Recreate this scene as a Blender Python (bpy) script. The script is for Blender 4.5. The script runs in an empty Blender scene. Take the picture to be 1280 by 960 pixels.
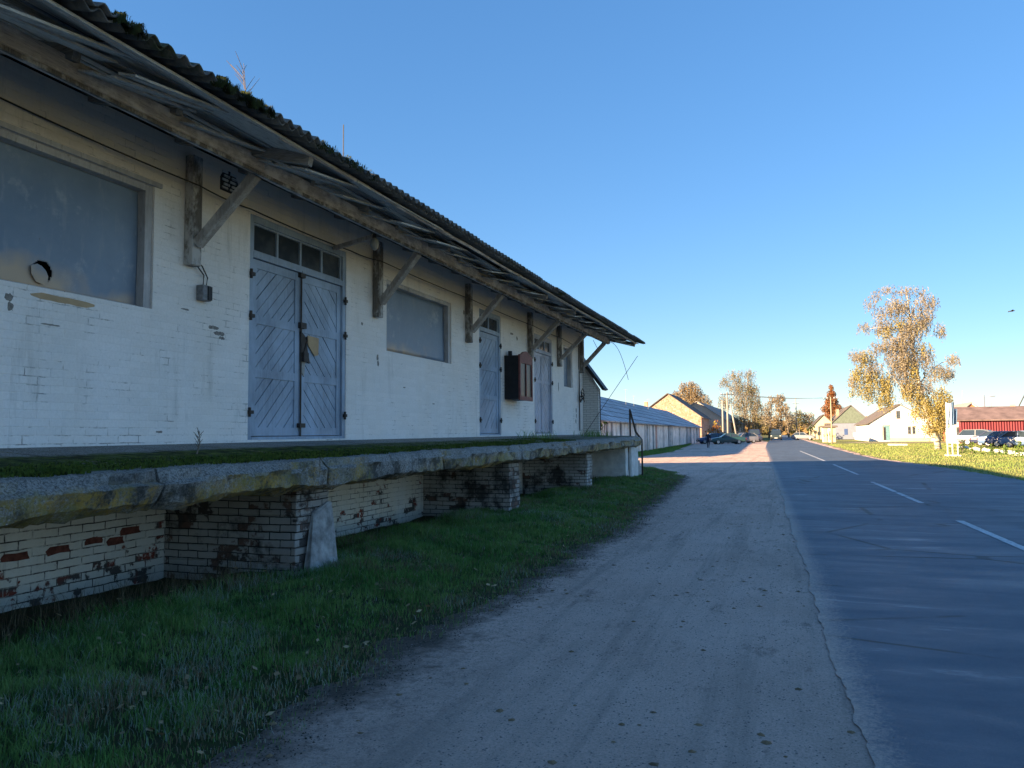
import bpy, bmesh, math, random
import numpy as np
from mathutils import Vector, Matrix, noise as mnoise
random.seed(7); rng = np.random.default_rng(7)
sc = bpy.context.scene
COL = sc.collection
PI = math.pi
# ------------------------------------------------------------------ camera
YAW, PITCH, ROLL, FPX, EYE = 0.34349542, 0.06547171, math.radians(0.5), 961.0, 1.5
fwd = Vector((-math.sin(YAW)*math.cos(PITCH), math.cos(YAW)*math.cos(PITCH), math.sin(PITCH)))
rgt0 = Vector((math.cos(YAW), math.sin(YAW), 0)); up0 = rgt0.cross(fwd)
rgt = rgt0*math.cos(ROLL) - up0*math.sin(ROLL); upv = rgt0*math.sin(ROLL) + up0*math.cos(ROLL)
cam = bpy.data.cameras.new('camera'); camo = bpy.data.objects.new('camera', cam); COL.objects.link(camo)
cam.sensor_width = 36; cam.lens = 36*FPX/1280; cam.clip_start = .05; cam.clip_end = 6000
m4 = Matrix.Identity(4)
for i in range(3):
    m4[i][0] = rgt[i]; m4[i][1] = upv[i]; m4[i][2] = -fwd[i]
m4[0][3], m4[1][3], m4[2][3] = 0, 0, EYE
camo.matrix_world = m4
sc.camera = camo
# ------------------------------------------------------------------ light
SUN_EL, SUN_DIR = math.radians(15.5), Vector((0.70, 0.715, 0)).normalized()    # light travels towards SUN_DIR
w = bpy.data.worlds.new('World'); sc.world = w; w.use_nodes = True
wn = w.node_tree
bg = wn.nodes['Background']; sky = wn.nodes.new('ShaderNodeTexSky')
sky.sky_type = 'NISHITA'; sky.sun_disc = False; sky.sun_elevation = SUN_EL
src = -SUN_DIR
sky.sun_rotation = math.atan2(src.x, src.y)
sky.air_density = 1.0; sky.dust_density = 0.0; sky.ozone_density = 5.0; sky.altitude = 100
gm = wn.nodes.new('ShaderNodeGamma'); gm.inputs[1].default_value = .60; hs = wn.nodes.new('ShaderNodeHueSaturation'); hs.inputs['Saturation'].default_value = 1.34; hs.inputs['Hue'].default_value = .509
wn.links.new(sky.outputs[0], gm.inputs[0]); wn.links.new(gm.outputs[0], hs.inputs['Color']); wn.links.new(hs.outputs[0], bg.inputs[0]); bg.inputs[1].default_value = 0.058
sl = bpy.data.lights.new('sun', 'SUN'); sl.energy = 3.0; sl.angle = math.radians(0.55); sl.color = (1, .73, .44)
so = bpy.data.objects.new('sun', sl); COL.objects.link(so)
ldir = Vector((SUN_DIR.x*math.cos(SUN_EL), SUN_DIR.y*math.cos(SUN_EL), -math.sin(SUN_EL)))
so.rotation_euler = ldir.to_track_quat('-Z', 'Y').to_euler(); so.location = (-40, -40, 40)
sc.view_settings.view_transform = 'Standard'; sc.view_settings.look = 'None'
sc.view_settings.exposure = 2.84; sc.view_settings.gamma = 1
# ------------------------------------------------------------------ helpers
def ray(px, py): return fwd + rgt*((px-640)/FPX) + upv*((480-py)/FPX)
def at(px, py, Y):
    d = ray(px, py); t = Y/d.y; return Vector((0, 0, EYE)) + d*t
def gnd(px, py, z=0):
    d = ray(px, py); t = (z-EYE)/d.z; return Vector((0, 0, EYE)) + d*t
class MB:
    def __init__(s): s.v = []; s.f = []; s.m = []; s.mi = 0
    def add(s, vs, fs):
        b = len(s.v); s.v += [tuple(v) for v in vs]; s.f += [tuple(i+b for i in f) for f in fs]; s.m += [s.mi]*len(fs); return s
    def box(s, x0, x1, y0, y1, z0, z1):
        return s.add([(x0,y0,z0),(x1,y0,z0),(x1,y1,z0),(x0,y1,z0),(x0,y0,z1),(x1,y0,z1),(x1,y1,z1),(x0,y1,z1)],
                     [(3,2,1,0),(4,5,6,7),(0,1,5,4),(1,2,6,5),(2,3,7,6),(3,0,4,7)])
    def bar(s, p, q, wd, ht, up=(0,0,1)):
        p = Vector(p); q = Vector(q); d = (q-p).normalized(); u = Vector(up)
        sd = d.cross(u)
        if sd.length < 1e-4: sd = d.cross(Vector((0,1,0)))
        sd.normalize(); u = sd.cross(d); a = sd*wd/2; b = u*ht/2
        vs = [p-a-b, p+a-b, p+a+b, p-a+b, q-a-b, q+a-b, q+a+b, q-a+b]
        return s.add(vs, [(0,1,2,3),(7,6,5,4),(1,0,4,5),(2,1,5,6),(3,2,6,7),(0,3,7,4)])
    def tube(s, pts, rad, n=6, cap=True):
        pts = [Vector(p) for p in pts]
        if not hasattr(rad, '__len__'): rad = [rad]*len(pts)
        rings = []
        for i, p in enumerate(pts):
            d = (pts[min(i+1, len(pts)-1)]-pts[max(i-1, 0)]).normalized()
            a = d.cross(Vector((0,0,1)))
            if a.length < .05: a = d.cross(Vector((1,0,0)))
            a.normalize(); b = d.cross(a)
            rings.append([p+(a*math.cos(t)+b*math.sin(t))*rad[i] for t in [2*PI*k/n for k in range(n)]])
        vs = [v for r in rings for v in r]; fs = []
        for i in range(len(pts)-1):
            for k in range(n):
                fs.append((i*n+k, i*n+(k+1)%n, (i+1)*n+(k+1)%n, (i+1)*n+k))
        if cap: fs += [tuple(range(n-1, -1, -1)), tuple((len(pts)-1)*n+k for k in range(n))]
        return s.add(vs, fs)
    def prism(s, poly, fn, a, b):
        """poly 2-D, fn(u,v,w)->xyz, extruded w from a to b"""
        n = len(poly); vs = [fn(u, v, a) for u, v in poly]+[fn(u, v, b) for u, v in poly]
        return s.add(vs, [tuple(range(n-1, -1, -1)), tuple(range(n, 2*n))]+[(i, (i+1) % n, n+(i+1) % n, n+i) for i in range(n)])
    def build(s, name, mat, parent=None, bevel=0, smooth=False, normals=True):
        o3 = wloc(parent)
        me = bpy.data.meshes.new(name)
        me.from_pydata([(x-o3[0], y-o3[1], z-o3[2]) for x, y, z in s.v], [], s.f)
        mats = mat if isinstance(mat, (list, tuple)) else [mat]
        for mm in mats: me.materials.append(mm)
        if len(mats) > 1:
            for p, k in zip(me.polygons, s.m): p.material_index = k
        if normals:
            bm = bmesh.new(); bm.from_mesh(me); bmesh.ops.recalc_face_normals(bm, faces=bm.faces); bm.to_mesh(me); bm.free()
        if smooth:
            for p in me.polygons: p.use_smooth = True
        o = bpy.data.objects.new(name, me); COL.objects.link(o)
        if parent: o.parent = parent
        if bevel:
            bv = o.modifiers.new('bevel', 'BEVEL'); bv.width = bevel; bv.segments = 2; bv.limit_method = 'ANGLE'
        return o
def wloc(o):
    v = Vector((0, 0, 0))
    while o is not None: v += o.location; o = o.parent
    return v
def tag(o, label=None, cat=None, group=None, kind=None):
    if label: o['label'] = label
    if cat: o['category'] = cat
    if group: o['group'] = group
    if kind: o['kind'] = kind
    return o
def thing(name, loc, label, cat, group=None, rz=0):
    o = bpy.data.objects.new(name, None); o.location = loc; o.rotation_euler = (0, 0, rz); COL.objects.link(o)
    o.empty_display_size = .2
    return tag(o, label, cat, group)
def copy_tree(o, parent=None):
    c = o.copy(); COL.objects.link(c); c.parent = parent
    for ch in list(o.children): copy_tree(ch, c)
    return c
# ------------------------------------------------------------------ materials
class NT:
    def __init__(s, name, rough=.8, spec=.3, metal=0):
        s.m = bpy.data.materials.new(name); s.m.use_nodes = True; s.t = s.m.node_tree
        s.b = s.t.nodes['Principled BSDF']; s.b.inputs['Roughness'].default_value = rough
        s.b.inputs['Specular IOR Level'].default_value = spec; s.b.inputs['Metallic'].default_value = metal
        s.tc = s.t.nodes.new('ShaderNodeTexCoord'); s.geo = s.t.nodes.new('ShaderNodeNewGeometry')
    def n(s, t, **kw):
        nd = s.t.nodes.new(t)
        for k, v in kw.items(): setattr(nd, k, v)
        return nd
    def set(s, sock, v):
        if hasattr(v, 'is_linked') or isinstance(v, bpy.types.NodeSocket): s.t.links.new(v, sock)
        else: sock.default_value = (*v, 1) if (isinstance(v, tuple) and len(v) == 3 and sock.type == 'RGBA') else v
    @property
    def obj(s): return s.tc.outputs['Object']
    @property
    def pos(s): return s.geo.outputs['Position']
    def map(s, vec, scale=(1,1,1), loc=(0,0,0), rot=(0,0,0)):
        nd = s.n('ShaderNodeMapping'); s.set(nd.inputs[0], vec); nd.inputs['Scale'].default_value = scale
        nd.inputs['Location'].default_value = loc; nd.inputs['Rotation'].default_value = rot; return nd.outputs[0]
    def noise(s, vec, scale, detail=4, rough=.55, dist=0):
        nd = s.n('ShaderNodeTexNoise'); s.set(nd.inputs['Vector'], vec); nd.inputs['Scale'].default_value = scale
        nd.inputs['Detail'].default_value = detail; nd.inputs['Roughness'].default_value = rough; nd.inputs['Distortion'].default_value = dist
        return nd.outputs['Fac']
    def voro(s, vec, scale, feat='F1', out='Distance'):
        nd = s.n('ShaderNodeTexVoronoi', feature=feat); s.set(nd.inputs['Vector'], vec); nd.inputs['Scale'].default_value = scale
        return nd.outputs[out]
    def ramp(s, f, a, b, c0=0., c1=1.):
        nd = s.n('ShaderNodeMapRange'); nd.clamp = True; s.set(nd.inputs[0], f)
        for i, v in enumerate((a, b, c0, c1)): nd.inputs[i+1].default_value = v
        return nd.outputs[0]
    def math(s, op, a, b=0.):
        nd = s.n('ShaderNodeMath', operation=op); s.set(nd.inputs[0], a); s.set(nd.inputs[1], b); return nd.outputs[0]
    def mix(s, f, a, b, mode='MIX'):
        nd = s.n('ShaderNodeMix', data_type='RGBA', blend_type=mode); s.set(nd.inputs[0], f); s.set(nd.inputs[6], a); s.set(nd.inputs[7], b)
        return nd.outputs[2]
    def sep(s, vec):
        nd = s.n('ShaderNodeSeparateXYZ'); s.set(nd.inputs[0], vec); return nd.outputs
    def comb(s, x, y, z=0.):
        nd = s.n('ShaderNodeCombineXYZ'); s.set(nd.inputs[0], x); s.set(nd.inputs[1], y); s.set(nd.inputs[2], z); return nd.outputs[0]
    def col(s, c): s.set(s.b.inputs['Base Color'], c); return s
    def rgh(s, c): s.set(s.b.inputs['Roughness'], c); return s
    def bump(s, h, strength=.5, dist=.01):
        nd = s.n('ShaderNodeBump'); nd.inputs['Strength'].default_value = strength; nd.inputs['Distance'].default_value = dist
        s.set(nd.inputs['Height'], h); s.t.links.new(nd.outputs[0], s.b.inputs['Normal']); return s
def brick_mat(name, c1, c2, mortar, peel=(.62, .66), peelcol=((.24,.07,.04),(.13,.10,.09)), soot=0., dark=(.03,.03,.03), bump=.6, plaster=0., yellow=0., band=None, low=None, streak=0.):
    t = NT(name, .85, .2); x, y, z = t.sep(t.obj)
    u = t.math('ADD', x, y); nz = t.noise(t.obj, 2.2, 3)
    v = t.math('ADD', z, t.math('MULTIPLY', nz, .02)); vec = t.comb(u, v)
    wob = t.noise(t.obj, 14, 3)
    vec2 = t.comb(t.math('ADD', u, t.math('MULTIPLY', wob, .016)), t.math('ADD', v, t.math('MULTIPLY', wob, .012)))
    br = t.n('ShaderNodeTexBrick'); t.set(br.inputs['Vector'], vec2)
    br.inputs['Scale'].default_value = 1; br.inputs['Brick Width'].default_value = .26; br.inputs['Row Height'].default_value = .077
    br.inputs['Mortar Size'].default_value = .007; br.inputs['Mortar Smooth'].default_value = .5; br.inputs['Bias'].default_value = 0
    br.inputs['Color1'].default_value = (0,0,0,1); br.inputs['Color2'].default_value = (1,1,1,1); br.inputs['Mortar'].default_value = (.5,.5,.5,1)
    fac = br.outputs['Fac']; bw = t.n('ShaderNodeRGBToBW'); t.set(bw.inputs[0], br.outputs['Color']); rnd = bw.outputs[0]
    big = t.noise(t.obj, .7, 5, .6); fine = t.noise(t.obj, 34, 5, .7)
    base = t.mix(t.ramp(big, .35, .65), c1, c2)
    base = t.mix(t.ramp(fine, .4, .75, 0, .22), base, (.42,.40,.36))
    base = t.mix(t.math('MULTIPLY', rnd, .10), base, (.35,.33,.30))
    if yellow: base = t.mix(t.math('MULTIPLY', t.ramp(t.noise(t.map(t.obj, (1,1,.35)), 1.4, 5), .42, .66), yellow), base, (.62,.47,.25))
    if band is not None:  # warm top band: painted-in bounce light under eaves and slab, plus ochre stain
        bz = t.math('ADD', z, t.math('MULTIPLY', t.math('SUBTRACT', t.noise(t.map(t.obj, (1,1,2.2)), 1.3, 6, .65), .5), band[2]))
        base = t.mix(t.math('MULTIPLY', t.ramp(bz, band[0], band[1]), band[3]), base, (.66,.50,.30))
    if streak:
        sg = t.noise(t.map(t.obj, (1,1,.12)), 5.5, 6, .7); sb = t.noise(t.obj, .9, 3)
        base = t.mix(t.math('MULTIPLY', t.ramp(sg, .52, .66), t.math('MULTIPLY', t.ramp(sb, .45, .62), streak)), base, (.40,.37,.33))
    # broken joints: only here and there the mortar line is open
    jn = t.math('ADD', t.noise(t.obj, 3.1, 6, .75), t.math('MULTIPLY', t.math('SUBTRACT', t.noise(t.obj, .55, 3), .5), .35))
    jm = t.math('MULTIPLY', fac, t.ramp(jn, .47+plaster, .60+plaster))
    base = t.mix(jm, base, mortar)
    pn = t.math('ADD', t.noise(t.obj, 2.7, 7, .68), t.math('MULTIPLY', t.math('SUBTRACT', rnd, .5), .16))
    pn = t.math('ADD', pn, t.math('MULTIPLY', t.ramp(z, low[0], low[1], 1, 0), low[2])) if low else pn
    pk = t.ramp(pn, *peel)
    pc = t.mix(t.ramp(t.noise(t.obj, 3.3, 2), .45, .55), *peelcol)
    base = t.mix(t.math('MULTIPLY', pk, t.math('SUBTRACT', 1., t.math('MULTIPLY', fac, .6))), base, pc)
    dots = t.ramp(t.noise(t.map(t.obj, (1,1,1.6)), 17, 5, .8), .70, .74)
    base = t.mix(t.math('MULTIPLY', dots, .75), base, (.16,.15,.13))
    if soot:
        sn = t.ramp(t.noise(t.obj, 1.5, 7, .7), .62-soot*.3, .72-soot*.3)
        base = t.mix(t.math('MULTIPLY', sn, .88), base, dark)
    t.col(base)
    h = t.math('SUBTRACT', t.math('ADD', t.math('MULTIPLY', fine, .25), t.math('MULTIPLY', t.noise(t.obj, 90, 3), .15)), t.math('ADD', t.math('MULTIPLY', fac, t.ramp(t.noise(t.obj, 1.1, 5, .7), .38, .62, .08, .60)), t.math('MULTIPLY', pk, .3)))
    t.bump(h, bump, .02); return t.m
def wood_mat(name, a, b, axis=1, paint=None, amt=.5, scale=6):
    t = NT(name, .8, .2); s = [9,9,9]; s[axis] = .5
    g = t.noise(t.map(t.obj, tuple(s)), scale, 6, .65); f = t.noise(t.map(t.obj, tuple(v*3 for v in s)), scale, 4, .6)
    c = t.mix(t.ramp(g, .35, .65), a, b); c = t.mix(t.ramp(f, .52, .66, 0, .7), c, tuple(v*.3 for v in a))
    if paint: c = t.mix(t.ramp(t.noise(t.map(t.obj, tuple(1+v*.1 for v in s)), 3, 7, .7), amt-.05, amt+.08), c, paint)
    t.col(c); t.bump(t.math('ADD', g, f), .6, .006); return t.m
def plain(name, c, rough=.6, var=.15, scale=6, spec=.3, metal=0, bump=0):
    t = NT(name, rough, spec, metal); n = t.noise(t.obj, scale, 5, .6)
    t.col(t.mix(t.ramp(n, .3, .7), tuple(v*(1-var) for v in c), tuple(min(1, v*(1+var)) for v in c)))
    if bump: t.bump(n, bump, .01)
    return t.m
M = {}
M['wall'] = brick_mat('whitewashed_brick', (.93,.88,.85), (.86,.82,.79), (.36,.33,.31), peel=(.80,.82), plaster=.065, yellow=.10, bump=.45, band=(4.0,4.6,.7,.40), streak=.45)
M['plinth'] = brick_mat('peeling_whitewashed_brick', (.80,.77,.71), (.68,.65,.59), (.09,.08,.07), peel=(.63,.66), peelcol=((.24,.06,.04),(.09,.08,.075)), plaster=-.03, yellow=.25, bump=.9, band=(.75,1.05,.35,.75), low=(.10,.60,.085), streak=.5)
M['pier'] = brick_mat('sooty_silicate_brick', (.60,.59,.57), (.30,.28,.26), (.03,.028,.025), peel=(.56,.60), peelcol=((.16,.10,.08),(.08,.07,.065)), plaster=-.14, soot=.36, bump=1.0)
M['annex'] = brick_mat('annex_brick', (.74,.72,.68), (.64,.62,.58), (.28,.26,.24), peel=(.80,.83), plaster=-.16, bump=.8)
M['far_brick'] = brick_mat('weathered_orange_brick', (.42,.27,.19), (.34,.17,.10), (.34,.28,.22), peel=(.52,.56), peelcol=((.30,.12,.07),(.48,.42,.36)), plaster=-.1, bump=.5)
M['far_white'] = brick_mat('far_whitewash', (.55,.46,.38), (.48,.36,.26), (.5,.4,.3), peel=(.62,.70), peelcol=((.50,.28,.16),(.6,.5,.4)), plaster=0, bump=.4)
def concrete():
    t = NT('lichened_concrete', .92, .15); fine = t.noise(t.obj, 55, 6, .8); g = t.noise(t.obj, 2.3, 6, .7); med = t.noise(t.obj, 9, 5, .7)
    c = t.mix(t.ramp(g, .35, .65), (.36,.345,.32), (.54,.51,.47)); c = t.mix(t.ramp(fine, .46, .58, 0, .9), c, (.12,.115,.105))
    c = t.mix(t.ramp(fine, .34, .40, .5, 0), c, (.80,.78,.72))
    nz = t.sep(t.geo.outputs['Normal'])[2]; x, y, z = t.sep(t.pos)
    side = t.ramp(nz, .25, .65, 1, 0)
    li = t.math('MULTIPLY', t.math('MULTIPLY', side, t.ramp(t.noise(t.map(t.obj, (1,.55,1)), 1.1, 4, .6), .42, .50)), t.ramp(t.noise(t.obj, 34, 5, .85), .42, .58))
    c = t.mix(li, c, t.mix(t.ramp(t.noise(t.obj, 2.5, 4), .4, .6), (.52,.33,.09), (.30,.27,.10)))
    yy = t.math('ADD', y, t.math('MULTIPLY', t.noise(t.obj, 3, 5, .7), .9)); win = None
    for a_, b_ in ((3.7,5.1),(5.3,6.7),(7.6,8.1),(10.6,12.6),(14.6,15.3),(16.6,17.6)):
        g_ = t.math('MULTIPLY', t.ramp(yy, a_, a_+.25), t.ramp(yy, b_-.25, b_, 1, 0)); win = g_ if win is None else t.math('MAXIMUM', win, g_)
    lich = t.math('MULTIPLY', t.math('MULTIPLY', win, t.ramp(z, 1.20, 1.13)), t.math('MULTIPLY', t.ramp(t.noise(t.obj, 26, 5, .8), .38, .54), t.ramp(t.noise(t.obj, 4.5, 5, .7), .40, .54)))
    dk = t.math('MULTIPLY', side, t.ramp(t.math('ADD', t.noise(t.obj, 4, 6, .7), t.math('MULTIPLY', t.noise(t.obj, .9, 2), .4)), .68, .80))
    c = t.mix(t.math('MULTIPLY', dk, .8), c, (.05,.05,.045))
    c = t.mix(t.math('MULTIPLY', lich, .85), c, t.mix(t.ramp(t.noise(t.obj, 3.5, 4), .42, .58), (.56,.35,.08), (.34,.30,.10)))
    dist = t.ramp(t.math('ADD', x, t.math('MULTIPLY', t.math('SUBTRACT', med, .5), .5)), -5.75, -5.55)
    edge = t.ramp(t.math('ADD', x, t.math('MULTIPLY', med, .25)), -4.50, -4.42, 1, 0)
    far = t.ramp(t.math('ADD', y, t.math('MULTIPLY', g, 8)), 12, 20, 1, .55)
    top = t.math('MULTIPLY', t.math('MULTIPLY', t.ramp(nz, .8, .97), dist), t.math('MULTIPLY', edge, t.math('MULTIPLY', far, t.ramp(g, .3, .42, .35, 1))))
    moss = t.mix(t.ramp(t.noise(t.obj, 7, 6, .75), .42, .62), (.03,.035,.012), (.15,.20,.035))
    c = t.mix(top, c, moss); t.col(c)
    t.bump(t.math('ADD', fine, t.math('MULTIPLY', med, 1.5)), 1.0, .03); return t.m
M['concrete'] = concrete()
M['conc_plain'] = plain('rough_concrete', (.36,.35,.33), .9, .3, 14, bump=.6)
M['conc_white'] = plain('whitewashed_concrete', (.31,.30,.29), .9, .5, 8, bump=.9)
M['conc_end'] = plain('whitewashed_end_wall', (.66,.65,.63), .9, .2, 5, bump=.5)
M['beam'] = wood_mat('beam_wood', (.58,.51,.47), (.42,.37,.34), 1, paint=(.72,.66,.62), amt=.5)
M['post'] = wood_mat('flaking_painted_post', (.13,.11,.095), (.22,.20,.18), 2, paint=(.50,.48,.46), amt=.52)
M['strut'] = wood_mat('strut_wood', (.44,.40,.37), (.32,.29,.26), 2, paint=(.58,.55,.52), amt=.55)
M['board'] = wood_mat('grey_board', (.46,.455,.44), (.66,.65,.63), 1, paint=(.18,.17,.16), amt=.60)
M['rafter'] = wood_mat('dark_rafter', (.24,.22,.20), (.36,.34,.32), 0)
def sheet():
    t = NT('mossy_asbestos', .9, .15); n = t.noise(t.obj, 5, 6, .7)
    c = t.mix(t.ramp(n, .4, .6), (.10,.10,.10), (.19,.185,.175)); c = t.mix(t.ramp(t.noise(t.obj, 1.2, 5, .7), .55, .66), c, (.045,.055,.022))
    t.col(c); t.bump(n, .5, .01); return t.m
M['sheet'] = sheet()
def paint_mat(name, c, worn=.66, under=(.22,.20,.18), axis=2):
    t = NT(name, .55, .35); s = [5,5,5]; s[axis] = 1.
    g = t.noise(t.map(t.obj, tuple(s)), 7, 6, .7); big = t.noise(t.obj, 1.3, 4)
    k = t.mix(t.ramp(big, .35, .65), tuple(v*.68 for v in c), tuple(v*1.2 for v in c)); k = t.mix(t.math('MULTIPLY', t.ramp(t.noise(t.map(t.obj, (2,2,.3)), 3, 6, .7), .48, .68), .5), k, tuple(v*.5 for v in c)); k = t.mix(t.ramp(g, .45, .62, 0, .25), k, tuple(v*1.4 for v in c))
    k = t.mix(t.ramp(t.noise(t.map(t.obj, tuple(s)), 4, 8, .75), worn, worn+.05), k, under)
    t.col(k); t.bump(g, .35, .004); return t.m
M['door'] = paint_mat('grey_blue_door_paint', (.31,.385,.49), .625, (.34,.33,.32))
M['door_old'] = paint_mat('worn_door_paint', (.40,.43,.52), .585, (.50,.50,.50))
M['groove'] = plain('shadowed_gap_wood', (.03,.03,.035), .9)
M['frame'] = paint_mat('frame_paint', (.48,.46,.46), .60, (.22,.19,.16))
def panel():
    t = NT('sheet_metal_panel', .42, .5); g = t.noise(t.obj, .9, 5, .6); z = t.sep(t.obj)[2]
    c = t.mix(t.ramp(g, .35, .65), (.13,.18,.25), (.22,.28,.36)); c = t.mix(t.math('MULTIPLY', t.ramp(t.noise(t.obj, 2.2, 7, .75), .56, .70), .8), c, (.38,.41,.46)); c = t.mix(t.ramp(t.noise(t.map(t.obj, (1,1,.2)), 9, 5, .7), .55, .70, 0, .5), c, (.30,.32,.36)); c = t.mix(t.ramp(t.noise(t.map(t.obj, (1,1,.25)), 5, 6, .8), .68, .72), c, (.10,.06,.04))
    c = t.mix(t.math('MULTIPLY', t.ramp(t.math('ADD', z, t.math('MULTIPLY', t.noise(t.obj, 1.7, 5), .6)), 3.50, 3.25), t.ramp(t.noise(t.obj, 1.2, 3), .48, .60)), c, (.50,.36,.24))
    t.col(c); t.bump(t.noise(t.obj, 1.8, 3), .5, .03); t.rgh(t.ramp(g, .3, .7, .35, .6)); return t.m
M['panel'] = panel()
t = NT('old_glass', .12, .6); t.col(t.mix(t.ramp(t.noise(t.obj, 3, 5), .4, .7), (.035,.045,.055), (.10,.11,.12))); M['glass'] = t.m
M['iron'] = plain('rusty_dark_iron', (.045,.038,.034), .6, .4, 12)
M['black'] = plain('black_sheet', (.018,.018,.020), .55, .3)
M['dark_pane'] = plain('dark_dusty_pane', (.012,.012,.014), .35, .3)
M['red_frame'] = plain('faded_red_paint', (.19,.06,.05), .6, .25, 10)
M['grey_box'] = plain('weathered_box', (.20,.20,.21), .6, .4, 20)
M['insul'] = plain('lamp_glass_dusty', (.30,.29,.26), .4, .2)
M['notice'] = plain('bare_plywood', (.48,.33,.19), .8, .15)
M['redbrick'] = plain('exposed_red_brick', (.15,.05,.035), .9, .5, 14, bump=.6)
M['mortar_hole'] = plain('broken_mortar', (.24,.22,.20), .95, .4, 30, bump=.8)
def asphalt():
    t = NT('worn_asphalt', .62, .5); x, y, z = t.sep(t.pos); f = t.noise(t.pos, 130, 4, .8); g = t.noise(t.pos, .5, 6, .65)
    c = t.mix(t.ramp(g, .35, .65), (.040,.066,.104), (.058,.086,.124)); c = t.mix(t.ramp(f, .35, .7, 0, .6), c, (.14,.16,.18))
    rot = t.map(t.pos, (.9,3.2,1), rot=(0,0,-.25)); st = t.noise(rot, .55, 8, .72, .4)
    zone = t.ramp(t.noise(t.pos, .23, 3), .48, .58)
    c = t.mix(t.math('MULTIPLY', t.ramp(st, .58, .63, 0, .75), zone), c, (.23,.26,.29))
    cr = t.voro(t.map(t.pos, (.35,.6,1)), .8, 'DISTANCE_TO_EDGE')
    crk = t.math('MULTIPLY', t.ramp(cr, .006, .014, 1, 0), t.ramp(t.noise(t.pos, .5, 4), .46, .52))
    pt = t.voro(t.map(t.pos, (.22,.35,1)), 1.0, 'F1', 'Color'); pb = t.n('ShaderNodeRGBToBW'); t.set(pb.inputs[0], pt); c = t.mix(t.ramp(pb.outputs[0], .62, .63, 0, .28), c, (.035,.05,.07))
    tk_ = t.noise(t.map(t.pos, (2.2,.05,1)), 1.0, 3, .5); c = t.mix(t.ramp(tk_, .5, .6, 0, .25), c, (.10,.13,.165)); gr_ = t.noise(t.pos, 260, 2, .9); c = t.mix(t.ramp(gr_, .56, .66, 0, .55), c, (.20,.23,.26)); c = t.mix(t.ramp(gr_, .34, .42, .5, 0), c, (.02,.03,.04))
    c = t.mix(t.math('MULTIPLY', crk, .8), c, (.02,.02,.02))
    # sand blown on to the left rim
    ex = t.math('SUBTRACT', x, t.math('SUBTRACT', .43, t.math('MULTIPLY', y, .0325)))
    rim = t.ramp(t.math('ADD', ex, t.math('MULTIPLY', t.noise(t.pos, 30, 8, .9), -.8)), -.44, -.22, 1, 0)
    c = t.mix(t.math('MULTIPLY', rim, t.ramp(t.noise(t.pos, 60, 5, .85), .30, .48)), c, (.44,.32,.26))
    t.col(c); t.bump(f, .55, .008); t.rgh(t.ramp(st, .4, .65, .72, .5)); return t.m
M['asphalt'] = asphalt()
def dirt():
    t = NT('packed_sandy_dirt', .95, .1); f = t.noise(t.pos, 75, 6, .85); g = t.noise(t.pos, .6, 6, .7); m_ = t.noise(t.pos, 5, 6, .75)
    c = t.mix(t.ramp(g, .35, .65), (.68,.475,.385), (.80,.575,.475)); c = t.mix(t.ramp(f, .45, .68, 0, .8), c, (.31,.235,.195))
    c = t.mix(t.ramp(f, .30, .38, .7, 0), c, (.75,.68,.60))
    c = t.mix(t.ramp(t.noise(t.map(t.pos, (1,.5,1)), 2.4, 8, .8), .56, .68, 0, .65), c, (.16,.12,.10)); c = t.mix(t.ramp(t.noise(t.map(t.pos, (1,.4,1)), .45, 5, .7), .50, .66, 0, .45), c, (.25,.19,.155))
    x, y, z = t.sep(t.pos)
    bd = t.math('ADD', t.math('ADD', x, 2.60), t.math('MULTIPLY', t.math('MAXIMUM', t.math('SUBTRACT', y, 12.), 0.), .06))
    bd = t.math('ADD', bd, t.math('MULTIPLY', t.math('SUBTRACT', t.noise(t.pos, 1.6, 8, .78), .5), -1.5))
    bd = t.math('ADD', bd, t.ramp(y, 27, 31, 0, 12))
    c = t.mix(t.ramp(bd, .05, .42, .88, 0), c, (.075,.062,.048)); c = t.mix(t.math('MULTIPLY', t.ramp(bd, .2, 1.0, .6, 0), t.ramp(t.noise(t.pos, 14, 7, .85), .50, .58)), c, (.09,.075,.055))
    tr = t.noise(t.map(t.pos, (3.5,.16,1)), 1.0, 5, .6)
    c = t.mix(t.ramp(tr, .52, .62, 0, .30), c, (.25,.205,.17))
    t.col(c); t.bump(t.math('ADD', t.math('MULTIPLY', f, .6), t.math('ADD', m_, t.math('MULTIPLY', tr, 1.5))), .8, .035); return t.m
M['dirt'] = dirt()
def turf(name, a, b, c3):
    t = NT(name, .95, .1); g = t.noise(t.pos, .35, 6, .7); f = t.noise(t.pos, 12, 6, .85)
    c = t.mix(t.ramp(g, .4, .6), a, b); c = t.mix(t.ramp(f, .45, .62, 0, .8), c, c3); t.col(c)
    t.bump(f, .9, .05); return t.m
M['soil'] = turf('dark_turf_soil', (.05,.06,.025), (.075,.065,.045), (.04,.08,.02))
M['lawn'] = turf('autumn_lawn', (.22,.28,.08), (.33,.27,.13), (.15,.21,.06))
M['field'] = turf('far_field', (.12,.14,.05), (.20,.17,.08), (.09,.11,.04))
M['white_paint'] = plain('worn_road_paint', (.50,.51,.52), .7, .45, 30)
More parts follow.
